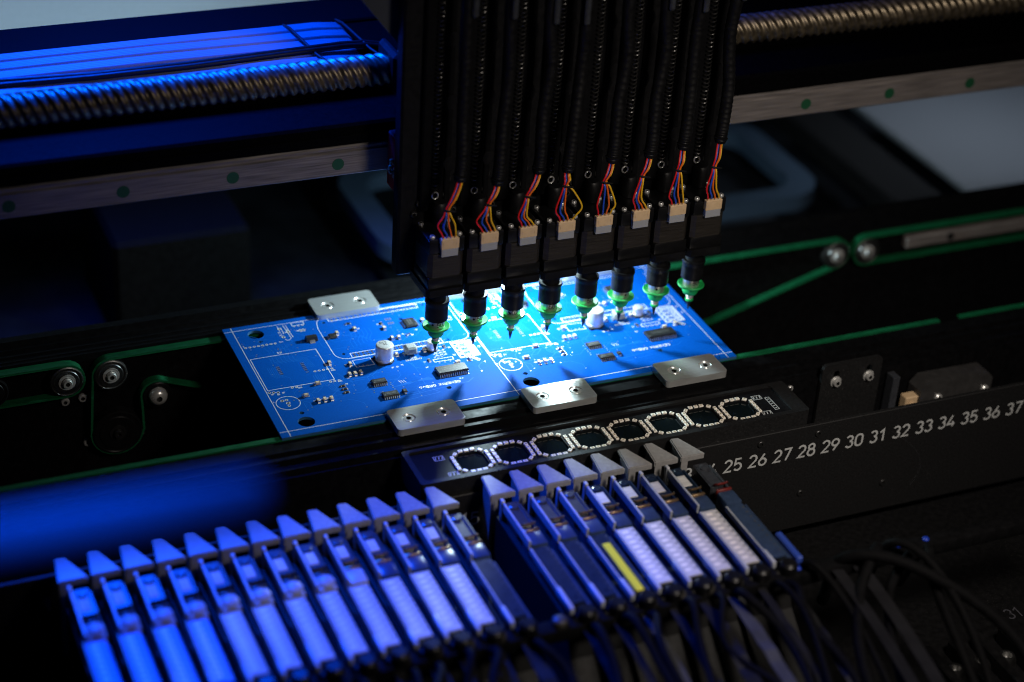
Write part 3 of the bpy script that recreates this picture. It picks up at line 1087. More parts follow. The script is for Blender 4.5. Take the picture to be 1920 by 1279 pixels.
for k in range(8):
    cx = 22 * k
    spots = [(cx + x, s * 9.2, 0) for x in (-3.3, 0, 3.3) for s in (-1, 1)]
    spots += [(cx + sx * 6.9, sy * 7.4, sx * sy * -pi / 4) for sx in (-1, 1) for sy in (-1, 1)]
    spots += [(cx + sx * 9.35, y, pi / 2) for sx in (-1, 1) for y in (-4.8, -1.6, 1.6, 4.8)]
    for x, y, r in spots:
        o = link("led", led_me, lp, (x + random.uniform(-.08, .08), y + random.uniform(-.08, .08), 0))
        o.rotation_euler = (0, 0, r + random.uniform(-.05, .05))
b = MB()
F = flat(.03)
for cx, cy in ((168.4, 7.5), (166.6, -7.6), (-15.6, 7.2), (-13.2, -8)):
    b.stroke([(cx - 2.6, cy - 1.8), (cx + 2.6, cy - 1.8), (cx + 2.6, cy + 1.8), (cx - 2.6, cy + 1.8)], .35, True, fn=F())
    for i in range(3):
        b.stroke([(cx - 2 + i * 1.8, cy - 1), (cx - 1.4 + i * 1.8, cy + 1.2)], .5, fn=F())
b.stroke([(172.6, -6), (175, -6), (175, 6), (172.6, 6)], .4, True, fn=F())
for i in range(5):
    b.stroke([(173.2, -4.5 + i * 2.2), (174.4, -4.5 + i * 2.2)], .6, fn=F())
b.build("white_print", 'numprint', lp)['kind'] = 'stuff'
for x in (X0 + 6, 0.46 * X1, X1 - 22, X1 - 55):
    b = MB()
    screw_head(b, (x, Y0, -9), 1.9, 1.2, 'y')
    b.build("screw", ['darkscrew', 'blackmatt'], lp)

# ------------------------------------------------------------------ number plate
nplate = thing("number_plate", "long black plate printed with slot numbers, running off to the right", "number plate", (0, -60, 0))
b = MB()
b.box(-300, 640, 0, 2.5, -79, -11.2, .4)
fixn(b.build("plate", 'plate', nplate))
KP = 15.092
for k in list(range(1, 3)) + list(range(14, 17)) + list(range(23, 40)):
    b = MB()
    s = str(k)
    wd = sum(GL[c][0] + .2 for c in s) - .2
    hh = 7.6
    z0 = -30.8
    text(b, s, -146.78 + KP * k - wd * hh / 2, z0, hh, 1.2, (lambda x, z, j=k: (x, -.05 - (0), z)), track=.2)
    for i in range(len(b.v)):
        x, y, z = b.v[i]
        b.v[i] = (x, -.05 - .004 * (i % 7), z)
    b.build("number", 'numprint', nplate)
for x, z in ((246, -16.6), (281.5, -17.0), (276, -55), (330, -60)):
    b = MB()
    screw_head(b, (x, 0, z), 2.0, 1.0, 'y')
    b.build("screw", ['darkscrew', 'blackmatt'], nplate)
b = MB()   # the long scratch
b.tube([(330 + 24 * sin(q * 2.2) * 1.0, -.03, -26 - 40 * q) for q in [i / 14 for i in range(15)]], .05, 4)
b.build("scratch", 'dimprint', nplate)

# feeder base in front of the number plate
base = thing("feeder_base", "black slotted feeder base with a row of round holes, lower right", "feeder base", (0, 0, -80))
hl = [circ(348.4 + 16 * i, -98.2, 3.3, 18) for i in range(-28, 10)]
b = MB()
b.holed([(-300, -420), (640, -420), (640, -62), (-300, -62)], hl, -3, 0)
fixn(b.build("base_plate", 'black', base))
b = MB()
for i in range(-6, 10):
    b.lathe([(3.3, .0), (3.9, .25), (4.1, .02)], (348.4 + 16 * i, -98.2, 0), 18, cap=False)
b.build("hole_rim", 'darkscrew', base, smooth=60)
for k in (31, 32, 33):
    b = MB()
    text(b, str(k), 350.5 - 15.4 * (31 - k) - 5, -166, 7.4, .9, flat(.05)())
    b.build("number", 'dimprint', base)
for i in range(4):
    b = MB()
    b.lathe([(5, 0), (5, 4), (3.8, 7), (2.6, 7), (2.4, 4), (.01, 4)], (290 + i * 15.4, -196, 0), 16, cap=False)
    b.build("bolt", 'steel', base, smooth=35)
    b = MB()
    b.box(281 + i * 15.4, 286 + i * 15.4, -240, -178, 0, 9, .8)
    b.build("slot_ridge", 'black', base)

# ------------------------------------------------------------------ feeders
def bez(pts, n=16):
    """Catmull-Rom through pts"""
    P = [Vector(p) for p in pts]
    P = [P[0] * 2 - P[1]] + P + [P[-1] * 2 - P[-2]]
    out = []
    for i in range(1, len(P) - 2):
        for k in range(n):
            t_ = k / n
            a, b_, c_, d_ = P[i - 1], P[i], P[i + 1], P[i + 2]
            out.append(.5 * ((2 * b_) + (c_ - a) * t_ + (2 * a - 5 * b_ + 4 * c_ - d_) * t_ ** 2 + (3 * b_ - a - 3 * c_ + d_) * t_ ** 3))
    out.append(P[-2])
    return out


GRP = "tape feeders plugged in along the number plate"
EX = MB()


def feeder(k, kind, label):
    """kind: white, blue, dark, striped, last"""
    t = thing("tape_feeder", label, "tape feeder", (69.2 + KP * (k - 15), -60, 0), GRP)
    Y = 60      # local y = world y + 60

    def part(name, mt, mb, smooth=None, lb=None):
        o = fixn(mb.build(name, mt, t, smooth=smooth))
        if lb:
            o['label'] = lb
        return o
    b = MB()
    b.prism([(-20, -12.5), (-104, -12.5), (-112, -30), (-150, -62), (-150, -74), (-20, -74)], .4, 12.4, 'yz')
    b.box(1.0, 11.8, -20, -7, -60, -26, .6)
    b.box(.4, 12.2, -112, -100, -14, -6.5, 1.2)
    part("body", 'blackmatt', b)
    if True:
        b = MB()       # hook: a tongue widening towards the front, its top face falling to the tip
        top = [(0.2, .6), (5.0, .2), (12.4, -16.2), (-1.4, -16.2)]
        vs = [(x, y, -1.8 - (.5 if y < -5 else 0)) for x, y in top] + [(x, y, -6.0 if y < -5 else -4.0) for x, y in top]
        b.add(vs, [(0, 1, 2, 3), (7, 6, 5, 4), (0, 4, 5, 1), (1, 5, 6, 2), (2, 6, 7, 3), (3, 7, 4, 0)])
        bm = bmesh.new()
        for q in b.v:
            bm.verts.new(q)
        bm.verts.ensure_lookup_table()
        for f in b.f:
            bm.faces.new([bm.verts[i] for i in f])
        bmesh.ops.recalc_face_normals(bm, faces=bm.faces)
        bmesh.ops.bevel(bm, geom=bm.edges[:], offset=.55, segments=2, affect='EDGES')
        b = MB()
        b.frombm(bm)
        b.prism([(-1.0, -16.0), (2.8, -16.0), (2.0, -5), (.2, -3)], -46, -5.2)
        part("hook", 'grey', b, 35)
    if kind != 'last':
        b = MB()
        b.box(1.8, 3.0, -56.5, -21.5, -7, -2.0, .3)
        b.box(1.4, 3.2, -24, -21, -13, -1.2, .4)
        part("side_fin", 'fin', b)
    b = MB()
    b.box(3.2, 11.4, -41, -20, -13, -5.0, .8)
    b.box(10.2, 11.6, -56, -24, -12, -4.2, .3)
    b.lathe([(2.4, 0), (2.4, .6), (1.6, .9)], (7.3, -25, -5), 16, cap=True)
    part("tape_guide", 'greycover' if kind != 'white' or k < 14 else 'filmdark', b)
    if kind in ('white', 'blue'):
        b = MB()
        b.box(4.6, 9.4, -37, -28, -5.2, -4.5, .25)
        part("pickup_window", 'paper', b)
    b = MB()
    b.tube([(4.6, -40.6, -4.6), (4.6, -42.2, -2.8), (5.2, -43.4, -2.2), (10.4, -43.2, -2.2), (11, -42.2, -2.6), (11, -40.6, -4.6)], .55, 6)
    b.box(3.2, 11.6, -46.8, -45.2, -9, -3.4, .3)
    part("spring_clip", 'redclip' if kind == 'last' else ('darkscrew' if k < 10 else 'bronze'), b, 50)
    b = MB()
    b.box(2.6, 11.8, -58, -47.2, -13, -3.6, 1.3, seg=2)
    if k < 10:
        b.lathe([(4.4, 0), (4.4, 1.2), (3.2, 2.4), (.05, 2.7)], (7.2, -52.6, -4.2), 20)
    part("tape_gate", 'fin' if k < 11 else 'filmblue', b, 40)  # left gates paler: stronger blue lamp light put into the colour
    # carrier tape
    b = MB()
    mt = {'white': 'paper', 'blue': 'bluelitpaper', 'dark': 'filmdark', 'striped': 'filmdark', 'last': 'filmblue'}[kind]
    b.box(1.7, 10.0, -104, -60.5, -4.2, -3.4)
    for i in range(10):
        b.lathe([(.62, 0), (.01, .001)], (9.0, -63 - i * 4, -3.36), 10, mi=1, cap=False)
    if kind in ('white', 'blue'):
        for i in range(10):
            b.box(3.2, 6.4, -64.4 - i * 4, -62.4 - i * 4, -3.39, -3.37, 0, 2)
    part("carrier_tape", [mt, 'filmgrey', 'led'], b)
    if kind == 'striped':
        b = MB()
        b.box(3.6, 7.8, -106.5, -69, -3.0, -2.2, .3)
        part("yellow_strip", 'yellowpaint', b)
    b = MB()
    b.box(10.7, 12.3 if k > 13 else 11.4, -106, -61, -9, -5.4, .3)
    part("cover_strip", 'filmblue', b)
    b = MB()
    b.box(.3, 1.2, -106, -60.5, -6, -2.6, .25)
    part("side_fin", 'fin', b)
    b = MB()
    b.box(-.2, 1.9, -109, -92 - (k % 4) * 2, -6, -1.9, .7, seg=2)
    part("lever_tab", 'fin', b, 40)
    # front end: dark knob and the film running down to the reel
    b = MB()
    b.lathe([(3.6, 0), (4.4, 2), (4.4, 5.5), (3.2, 6.8)], (7, -111.5, -8), 18)
    part("knob", 'blackgloss', b, 40)
    rg = random.Random(k * 11)
    b = MB()
    P = [(-109 - 6 * i, -9.0 - (.35 + .25 * rg.random()) * i - .05 * i * i) for i in range(24)]
    x0 = 2.2 + rg.uniform(-.6, 1.6)
    x1 = x0 + rg.choice((4.2, 5.5, 7.0))
    tw = rg.uniform(-.25, .25)
    for i in range(23):
        (ya, za), (yb, zb) = P[i], P[i + 1]
        da, db = tw * i * .5, tw * (i + 1) * .5
        b.add([(x0 + da, ya, za), (x1 + da, ya, za - da), (x1 + db, yb, zb - db), (x0 + db, yb, zb), (x0 + da, ya, za - .4), (x1 + da, ya, za - .4 - da),
               (x1 + db, yb, zb - .4 - db), (x0 + db, yb, zb - .4)], [(0, 1, 2, 3), (7, 6, 5, 4), (0, 3, 7, 4), (1, 5, 6, 2)])
    part("cover_film", 'filmgrey' if k in (18, 21) else 'filmblack', b, 40)
    b = MB()
    xa = rg.uniform(1, 11)
    b.tube(bez([(xa, -113, -12), (xa + rg.uniform(-2, 2), -124, -1 + rg.uniform(-6, 2)), (xa + rg.uniform(-9, 9), -146, -6 + rg.uniform(-8, 2)),
                (xa + rg.uniform(-14, 14), -185, -22), (xa + rg.uniform(-16, 16), -250, -62)], 6), rg.uniform(1.5, 2.4), 7)
    part("feeder_cable", 'dull', b, 60)
    if kind == 'last':
        b = MB()
        b.box(12.6, 13.8, -104, -58, -16, -6, .3)
        for i in range(12):
            b.lathe([(1.2, 0), (.7, .4), (.01, .4)], (13.8, -62 - i * 3.4, -11), 10, 'x', mi=1, cap=False)
        part("sprocket_cover", ['filmblue', 'blackmatt'], b)
        b = MB()
        b.box(13.9, 17.5, -108, -86, -9, -3.4, .8)
        part("latch", 'latch', b)
    t.rotation_euler = (0, 0, radians(rg.uniform(-.35, .35)))
    t.location.y += rg.uniform(-.5, .5) * MM
    return t


ORD = ["leftmost", "second", "third", "fourth", "fifth", "sixth", "seventh", "eighth", "ninth", "tenth", "eleventh", "twelfth"]
for k in range(2, 14):
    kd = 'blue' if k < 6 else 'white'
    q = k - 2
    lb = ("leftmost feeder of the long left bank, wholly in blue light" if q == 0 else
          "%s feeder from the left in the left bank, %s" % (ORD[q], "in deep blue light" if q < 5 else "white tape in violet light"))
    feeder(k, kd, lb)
feeder(14, 'dark', "dark-taped feeder at the right end of the left bank, beside the gap showing 15")
feeder(16, 'dark', "dark-taped feeder just right of the gap showing 15, leftmost of the right bank")
feeder(17, 'dark', "dark-taped feeder between the one right of the gap and the yellow-striped one")
feeder(18, 'striped', "dark feeder with a yellow strip beside the first white tape")
feeder(19, 'white', "white-taped feeder directly right of the yellow strip")
feeder(20, 'white', "white-taped feeder, second to the right of the yellow strip")
feeder(21, 'white', "white-taped feeder, third to the right of the yellow strip")
feeder(22, 'white', "white-taped feeder, the last white one before the blue tape end")
feeder(23, 'last', "rightmost feeder, with a red clip, dotted blue side and bright blue latch")

# locking bar across the feeder ends, with a row of dim blue lights
lb_ = thing("locking_bar", "black bar across the feeder ends, with a row of dim blue lights at its right", "bar", (100, -171, -10))
b = MB()
b.box(-165, 260, -4.5, 4.5, -5, 2.5, 1.5, seg=2)
fixn(b.build("bar", 'dull', lb_, smooth=40))
for x in (67.3, 85.4, 103, 140.3, 159.3, 175.3):
    b = MB()
    b.lathe([(1.7, 2.4), (1.7, 3.0), (1.2, 3.5), (.05, 3.7)], (x, .5, 0), 14)
    b.build("indicator_light", 'indicator', lb_, smooth=50)
for i in range(14):
    b = MB()
    b.lathe([(3.4, 2.4), (3.8, 4.0), (3.6, 5.6), (2.4, 6.4), (.05, 6.5)], (-128 + i * 15.1, -.5, 0), 16)
    b.build("thumb_screw", 'knob', lb_, smooth=50)
# tangle of cables and film ends hanging to the right of the last feeder
cb = thing("cable_bundle", "dark blurred tangle of cables and grey film beside the rightmost feeder", "cables", (215, -170, -10))
rg = random.Random(5)
for i in range(6):
    x0, x1 = rg.uniform(-8, 60), rg.uniform(-20, 80)
    b = MB()
    b.tube(bez([(x0, 8, -30), (x0 + rg.uniform(-4, 4), -3, 3 + rg.uniform(-4, 5)), ((x0 + x1) / 2 + rg.uniform(-8, 8), -24, 4 + rg.uniform(-10, 4)),
                (x1, -62, -18), (x1 + rg.uniform(-10, 10), -120, -58)], 8), rg.uniform(1.6, 3.0), 8)
    fixn(b.build("cable", 'dull', cb, smooth=60))
for x, w in ((4, 6.5), (15.5, 7.5)):
    b = MB()
    P = [(-2 - 6 * i, 1.5 - .5 * i - .05 * i * i) for i in range(18)]
    for i in range(17):
        (ya, za), (yb, zb) = P[i], P[i + 1]
        b.add([(x, ya, za), (x + w, ya, za - 1), (x + w, yb, zb - 1), (x, yb, zb), (x, ya, za - .5), (x + w, ya, za - 1.5), (x + w, yb, zb - 1.5), (x, yb, zb - .5)],
              [(0, 1, 2, 3), (7, 6, 5, 4), (0, 3, 7, 4), (1, 5, 6, 2)])
    fixn(b.build("cover_film", 'filmblack', cb, smooth=40))

# ------------------------------------------------------------------ gantry beam
gb = thing("gantry_beam", "black gantry beam crossing behind the placement head", "gantry beam", (0, 92, 120))
b = MB()
b.prism([(-12.5, -.6), (-12.5, 9.4), (-11, 10.8), (24, 10.8), (24, 26), (82, 26), (82, -18), (6, -18), (6, -.6)], -420, 720, 'yz')
b.box(-420, 720, -13.4, -12.4, 1.2, 5, .3)
fixn(b.build("beam", 'shelf', gb))
b = MB()
b.box(-420, 720, 82.2, 116, -18, 28, 1)
fixn(b.build("back_ledge", 'ledge', gb))

lr = thing("linear_rail", "grey steel linear rail with green hole caps, under the ball screw", "linear rail", (0, 80, 101.5))
b = MB()
b.prism([(0, .8), (0, 13.2), (1.1, 13.9), (1.1, 14.7), (0, 15.4), (0, 16.2), (.8, 17.0), (17.5, 17.0), (17.5, 0), (.8, 0)], -420, 720, 'yz')
fixn(b.build("rail_bar", 'rail', lr))
for i in range(-6, 12):
    x = -1 + 56.2 * i
    b = MB()
    b.lathe([(3.3, 0), (3.3, -.12), (.01, -.14)], (x, -.02, 4.0 + 3.0), 24, 'y', cap=False)
    b.build("hole_cap", 'greendot', lr)

# ball screw with a helical groove
bs = thing("ball_screw", "oily ball screw with a coarse helical thread across the beam", "ball screw", (0, 86.5, 156.2))
b = MB()
R0 = 7.2
vs, fs = [], []
nx, na = 2200, 32
for i in range(nx + 1):
    x = -420 + 1140 * i / nx
    for a in range(na):
        th = 2 * pi * a / na
        ph = (x / 5.2 - th / (2 * pi) * 4) % 1.0
        q = 0.5 - 0.5 * cos(2 * pi * ph)
        r = R0 + 1.3 * (q ** .8)
        vs.append((x, r * cos(th), r * sin(th)))
for i in range(nx):
    for a in range(na):
        p, q = i * na + a, i * na + (a + 1) % na
        fs.append((p, q, q + na, p + na))
b.add(vs, fs)
fixn(b.build("thread", 'screwbrass', bs, smooth=180))

# ribbon cables lying on the beam
rows = [(117, 11.5), (129.4, 10.5), (140.6, 10), (151.3, 9.5), (161.4, 9)]
for i, (y, w) in enumerate(rows):
    b = MB()
    n = 5
    prof = [(0, 0)]
    for j in range(n):
        prof += [(w * (j + .15) / n, 1.1), (w * (j + .5) / n, 1.7 + .0), (w * (j + .85) / n, 1.1)]
    prof += [(w, 0)]
    zs = 146.2 + (1.0, 0.3, 1.6, 2.2, 2.6)[i]
    P = [(q[0] + y, q[1] + zs) for q in prof]
    xs = [-420, -200, -100, -20, 40, 70, 84, 91 - i * .8]
    bend = [0, 0, 0, .0, 0, -.3, -1.6, -5.5]
    n2 = len(P)
    vs = [(x, a, c + bend[k] + .35 * sin(x * .05 + i)) for k, x in enumerate(xs) for a, c in P]
    fs = []
    for k in range(len(xs) - 1):
        for j in range(n2):
            fs.append((k * n2 + j, k * n2 + (j + 1) % n2, (k + 1) * n2 + (j + 1) % n2, (k + 1) * n2 + j))
    fs += [tuple(range(n2)), tuple(range((len(xs) - 1) * n2, len(xs) * n2))]
    b.add(vs, fs)
    b.v = [(x, y_, z_) for x, y_, z_ in b.v]
    o = fixn(b.build("ribbon_cable", 'ribbon', smooth=60))
    tag(o, ("flat ribbon cable right behind the ball screw", "low flat cable second behind the ball screw", "middle one of the five flat cables on the beam",
            "flat cable fourth behind the ball screw", "rearmost flat cable, next to the black ledge")[i], "ribbon cable", "flat cables lying along the beam")
for i, (dy, dz) in enumerate(((0, 0), (3.6, .8))):
    b = MB()
    b.tube([(-420, 132 + dy, 150 + dz), (-120, 131 + dy, 150.2 + dz), (-60, 127 + dy - i * 2, 150.6 + dz), (-10, 128 + dy, 150.4), (40, 131 + dy, 150.4),
            (75, 133 + dy, 150.4), (88, 134 + dy, 149.6), (100, 132 + dy, 148)], 1.6, 8)
    tag(b.build("black_cable", 'rubber', smooth=60), ("nearer thin black cable lying across the flat cables",
        "farther thin black cable twisted beside its twin on the flat cables")[i], "cable", "thin black cables on the beam")
for i, x in enumerate((56, 86)):
    b = MB()
    b.tube([(x + 6, 116.4, 147.6), (x + 5, 119, 149.6), (x + 3, 129, 149.6), (x + 1.6, 140, 150.4), (x, 151, 151.2), (x - 1.4, 162, 151.6), (x - 2.4, 170.6, 150.2)], .8, 6)
    tag(b.build("cable_tie", 'blackmatt', smooth=60), ("black cable tie across the flat cables, a little left of the head",
        "black cable tie at the ends of the flat cables, touching the head")[i], "cable tie", "ties across the flat cables")

# ------------------------------------------------------------------ placement head (plate, slides, carriage)
hd = thing("placement_head", "black head plate and slide block carrying eight spindles", "placement head", (78, 50, 0))
b = MB()
b.box(0, 186, 0, 9, 54, 330, 1.2)
fixn(b.build("head_plate", 'black', hd))
b = MB()
b.box(9.6, 186, 14, 28, 97, 124, 1.0)
fixn(b.build("carriage", 'steel', hd))
b = MB()
b.box(3.2, 9.4, 14.6, 27.5, 95, 126, .8)
fixn(b.build("end_seal", 'redseal', hd))
b = MB()
b.box(1.6, 7, 8.6, 16, 104, 110, .8)
b.box(1.4, 4.8, 6.6, 12, 104.6, 108.4, .8)
fixn(b.build("grease_nipple", 'screwsteel', hd))
b = MB()
for i in range(9):
    b.lathe([(.05, -1), (.9, -.6), (1.2, 0), (.8, .7), (.05, 1)], (1.4 + random.uniform(-2, 1), 13 + random.uniform(0, 3), 111 + random.uniform(-3, 6)), 8)
fixn(b.build("grease_blob", 'grease', hd, smooth=60))
b = MB()
b.box(9.5, 186, 9, 30, 128, 200, 2)
b.box(4.5, 10, 24, 50, 146, 168, 2, mi=0)
fixn(b.build("screw_nut_block", 'black', hd))
b = MB()
b.prism([(-19.6, 330), (-19.6, 207), (3.2, 178), (3.2, 330)], 12, 15, 'xz')
fixn(b.build("side_gusset", 'gusset', hd))
b = MB()
b.box(20, 150, 14, 40, 60.5, 95, 2)
b.lathe([(16, 60.5), (16, 66)], (68, 27, 0), 28)
fixn(b.build("camera_housing", 'blackmatt', hd))
NX = [95.6 + 21.76 * i for i in range(8)]
for i in range(8):
    x = NX[i] - 78
    b = MB()
    b.box(x - 7, x + 5.5, -3.4, 0, 92, 330, .8)
    b.box(x + 6.5, x + 9.5, -2.2, 0, 92, 330, .5)
    fixn(b.build("slide_rail", 'dull', hd))
    for z in (118, 152, 186, 220):
        b = MB()
        b.prism([(x + 7.9 + 3.0 * cos(pi / 3 * q), z + 4.4 * sin(pi / 3 * q)) for q in range(6)], -3.0, -2.1, 'xz')
        b.build("hex_spacer", 'black', hd)
    for dx, z in ((-6.6, 96), (7.6, 99.5), (8.6, 108), (-9.3, 90)):
        b = MB()
        screw_head(b, (x + dx, 0, z), 1.9, 1.6, 'y')
        b.build("screw", ['darkscrew', 'blackmatt'], hd, smooth=35)

# ------------------------------------------------------------------ spindles
SG = "spindle motors in a row on the head"
sp0 = thing("spindle_motor", "x", "spindle motor", (NX[0], 35, 0), SG)


def spart(name, mt, mb, smooth=None):
    return fixn(mb.build(name, mt, sp0, smooth=smooth))


b = MB()
b.box(-9.9, 9.7, -10.5, 10.8, 78.6, 86.6, .9, seg=2)
for sx in (-7.4, 7.2):
    b.box(sx - 2.2, sx + 2.2, -10.6, -6.2, 86.2, 87.4, .3)
spart("top_cap", 'blackgloss', b, 30)
b = MB()
b.prism([(-9.8, -8.4), (-7.6, -10.6), (7.4, -10.6), (9.6, -8.4), (9.6, 8.4), (7.4, 10.6), (-7.6, 10.6), (-9.8, 8.4)], 65, 78.6)
for i in range(9):
    z = 66.2 + i * 1.4
    b.box(-7.5, 7.3, -10.68, -10.5, z, z + .8)
spart("stator", 'stator', b)
b = MB()
b.box(-9.9, 9.7, -10.7, 10.8, 58.0, 65.0, .8, seg=2)
spart("lower_cap", 'blackgloss', b, 30)
b = MB()
b.prism([(-10.6, -9.6), (-9, -11.6), (8.8, -11.6), (10.4, -9.6), (10.4, 14), (-10.6, 14)], 53.8, 58.0)
b.box(-8, 8, 2, 15, 56, 84, .6)
spart("flange", 'black', b)
for sx, sy in ((-7.5, -8.2), (7.3, -8.2), (-7.5, 8.4), (7.3, 8.4)):
    b = MB()
    screw_head(b, (sx, sy, 87.3 if sy < 0 else 86.6), 1.45, 1.3, 'z')
    spart("screw", ['screwsteel', 'darkscrew'], b, 35)
b = MB()
b.box(-4.4, 5.4, -13.6, -10.5, 82.4, 88.4, .35)
for x in (-3.0, 4.0):
    b.box(x - .35, x + .35, -13.75, -13.5, 84.4, 86.4, .05)
for i in range(4):
    b.box(-3.6 + i * 2.2, -2.2 + i * 2.2, -13.2, -11, 88.2, 88.9, .1)
spart("connector", 'conn', b)
b = MB()
b.box(-4.1, 5.1, -13.3, -10.6, 78.0, 82.4, .25)
spart("connector_base", 'conngrey', b)
b = MB()
b.lathe([(4.9, 46), (4.9, 54)], (0, 0, 0), 28)
b.lathe([(6.1, 34.4), (6.1, 42), (6.0, 43.4), (6.6, 44.6), (6.4, 46.0), (4.6, 46.0)], (0, 0, 0), 32)
spart("nozzle_holder", 'rubber', b, 35)
# return spring behind the motor
b = MB()
n = 86
pts = []
for i in range(n * 10 + 1):
    a = 2 * pi * i / 10
    pts.append((.4 + 1.65 * cos(a), 10.2 + 1.65 * sin(a), 104 + i / 10 * 2.3))
b.tube(pts, .42, 4)
spart("return_spring", 'spring', b, 60)
b = MB()
b.tube([(.4 + 1.7 * cos(a), 10.2, 101.4 + 1.9 * sin(a)) for a in [2 * pi * q / 14 for q in range(14)]], .5, 6, closed=True)
spart("spring_eye", 'screwsteel', b, 60)
b = MB()
b.lathe([(4.2, 0), (4.4, 6), (4.2, 10.5), (3.4, 11.5)], (2.6, 8.6, 87), 20)
spart("cable_boot", 'rubber', b, 40)

SPL = ["leftmost spindle motor, its connector lit slightly violet", "second spindle motor from the left end of the head",
       "third spindle motor from the left end of the head", "spindle motor fourth from the left, its yellow wire looping wide",
       "spindle motor fifth from the left, its wires spread in a ring", "third spindle motor from the right end of the head",
       "second spindle motor from the right, its yellow wire kinked", "rightmost spindle motor, next to the green belt"]
units = [sp0] + [dup(sp0) for _ in range(7)]


# per unit: centre of the wire knot and of the sleeve mouth (x, z relative to the spindle axis)
KN = [((-1.3, 104.5), (6.6, 119)), ((-.5, 104.5), (5.6, 114)), ((-.6, 106), (6.4, 117.5)), ((-1.3, 109), (1.2, 116)),
      ((-.7, 108), (4.6, 118)), ((-.4, 108.5), (4.8, 118)), ((-1, 109), (2.6, 120)), ((-1.2, 108), (2.8, 121))]
BOW = [(-6.8, 2.2), (-7.4, .6), (-5.9, -1.4), (-6.6, 8.0), (-4.6, 5.6), (-5.4, -1.0), (-5.8, 1.8), (-5.2, .4)]
for i, u in enumerate(units):
    u.location = Vector((NX[i], 35, 0)) * MM
    u['label'] = SPL[i]
    (kx, kz), (mx_, mz) = KN[i]
    bl, brr = BOW[i]
    order = ['red', 'blue', 'orange', 'yellow']
    for j, cn in enumerate(order):
        x0 = -2.9 + j * 2.2
        f = j / 3
        mid = bl * (1 - f) + brr * f
        if i == 3 and j == 2:
            mid = -1.5
        if i == 3 and j == 1:
            mid = -4.4
        y1_, y2_ = -12.6 - .5 * (j % 2), -12 + (j % 2) * .9
        pts = [(x0, -12.1, 88.4), (x0 + (mid - x0) * .35, y1_, 91.3), (mid, y1_ - .5, 96 + random.uniform(-.9, .9)),
               (kx + (mid - kx) * .45, y1_, kz - 3.4), (kx + (j - 1.5) * .8, y2_, kz),
               (kx + (mx_ - kx) * .4 + (j - 1.5) * 1.1, -11.6 + (j % 2) * .8, kz + (mz - kz) * .35), (mx_ - 1 + (j - 1.5) * 1.0, -9.5 + (j % 2) * .8, mz - 2),
               (mx_ + (j - 1.5) * .7, -7.5, mz + 8)]
        b = MB()
        b.tube(bez(pts, 7), .52, 7)
        b.build("wire", cn, u, smooth=70)['label'] = cn + " wire"
    b = MB()
    b.tube([(kx - 2.4, -12.6, kz + .6), (kx - 1, -13.6, kz + .2), (kx + 1.2, -13.6, kz - .2), (kx + 3.8, -12.8, kz - 1.2)], .5, 6)
    b.build("wire_tie", 'blackmatt', u, smooth=60)
    # spiral-wrapped cable sleeve going up out of sight
    s1 = random.uniform(-2.6, 2.6)
    s2 = random.uniform(-2.4, 2.4)
    dxx = 3.6 if i < 7 else 1.5
    path = bez([(mx_ - .6, -8.5, mz - 1), (mx_ + .6, -7.5, mz + 9), (mx_ + 2.2 + s1 * .5, -5, mz + 30), (mx_ + dxx + s2, -3 + s1 * .5, mz + 58), (mx_ + dxx + s1, -4, mz + 92),
                (mx_ + dxx + 1, -5, 330)], 22)
    rad = []
    for q, pp in enumerate(path):
        base_r = 3.3 if q > 8 else 3.3 + (.5 if q in (6, 7) else 0) - (.5 if q < 2 else 0)
        rad.append(base_r + .18 * sin(q * 2.1))
    b = MB()
    b.tube(path, 3.3, 14, radii=rad)
    b.build("cable_sleeve", 'rubber', u, smooth=60)
    # pale fitting high up
    b = MB()
    zz = (196, 193, 188, 186, 190, 189, 186, 190)[i]
    if i != 4:
        b.box(mx_ + 1.9, mx_ + 5.1, -9.6, -7, zz + 9, zz + 40, .8)
        b.build("tube_label", 'greycover', u)

# ------------------------------------------------------------------ nozzles
NG = "green suction nozzles under the spindles"
n0 = thing("suction_nozzle", "x", "nozzle", (NX[0], 35, 0), NG)
b = MB()
b.lathe([(4.55, 29.0), (4.55, 34.4), (4.2, 34.9)], (0, 0, 0), 36)
for s in range(26):
    pass
sl_ = b.build("sleeve", 'sleeve', n0, smooth=30)
b = MB()
b.lathe([(4.5, 29.4), (7.1, 30.1), (7.5, 29.7), (7.4, 29.2), (4.9, 28.0), (4.4, 27.7), (4.45, 25.4), (3.7, 23.9), (2.2, 23.5), (.05, 23.4)], (0, 0, 0), 40, cap=False)
fixn(b.build("reflector_disc", 'green', n0, smooth=35))
b = MB()
b.lathe([(1.5, 23.6), (1.5, 22.9), (2.1, 22.4), (2.1, 21.4), (1.4, 21.0), (1.7, 20.4), (1.2, 19.6)], (0, 0, 0), 24)
fixn(b.build("stem", 'screwsteel', n0, smooth=50))
b = MB()
b.lathe([(1.75, 20.5), (2.25, 20.2), (2.25, 19.3), (1.6, 18.9)], (0, 0, 0), 24)
fixn(b.build("stem_ring", 'green', n0, smooth=50))
b = MB()
b.lathe([(1.5, 19.0), (1.25, 18.2), (.42, 14.2), (.28, 13.4)], (0, 0, 0), 20)
fixn(b.build("tip", 'blackgloss', n0, smooth=50))
NL = ["leftmost green nozzle, its tip over a small round capacitor", "second green nozzle from the left, tip by the white printed block",
      "third green nozzle from the left, tip over bare blue board", "fourth green nozzle from the left, with two dark dots on its sleeve",
      "fifth green nozzle from the left, its tip against the tall white capacitor", "sixth green nozzle from the left, one dark dot facing the camera",
      "second green nozzle from the right, a dark dot on its left side", "rightmost green nozzle marked 504, hanging past the edge of the board"]
nz = [n0] + [dup(n0) for _ in range(7)]


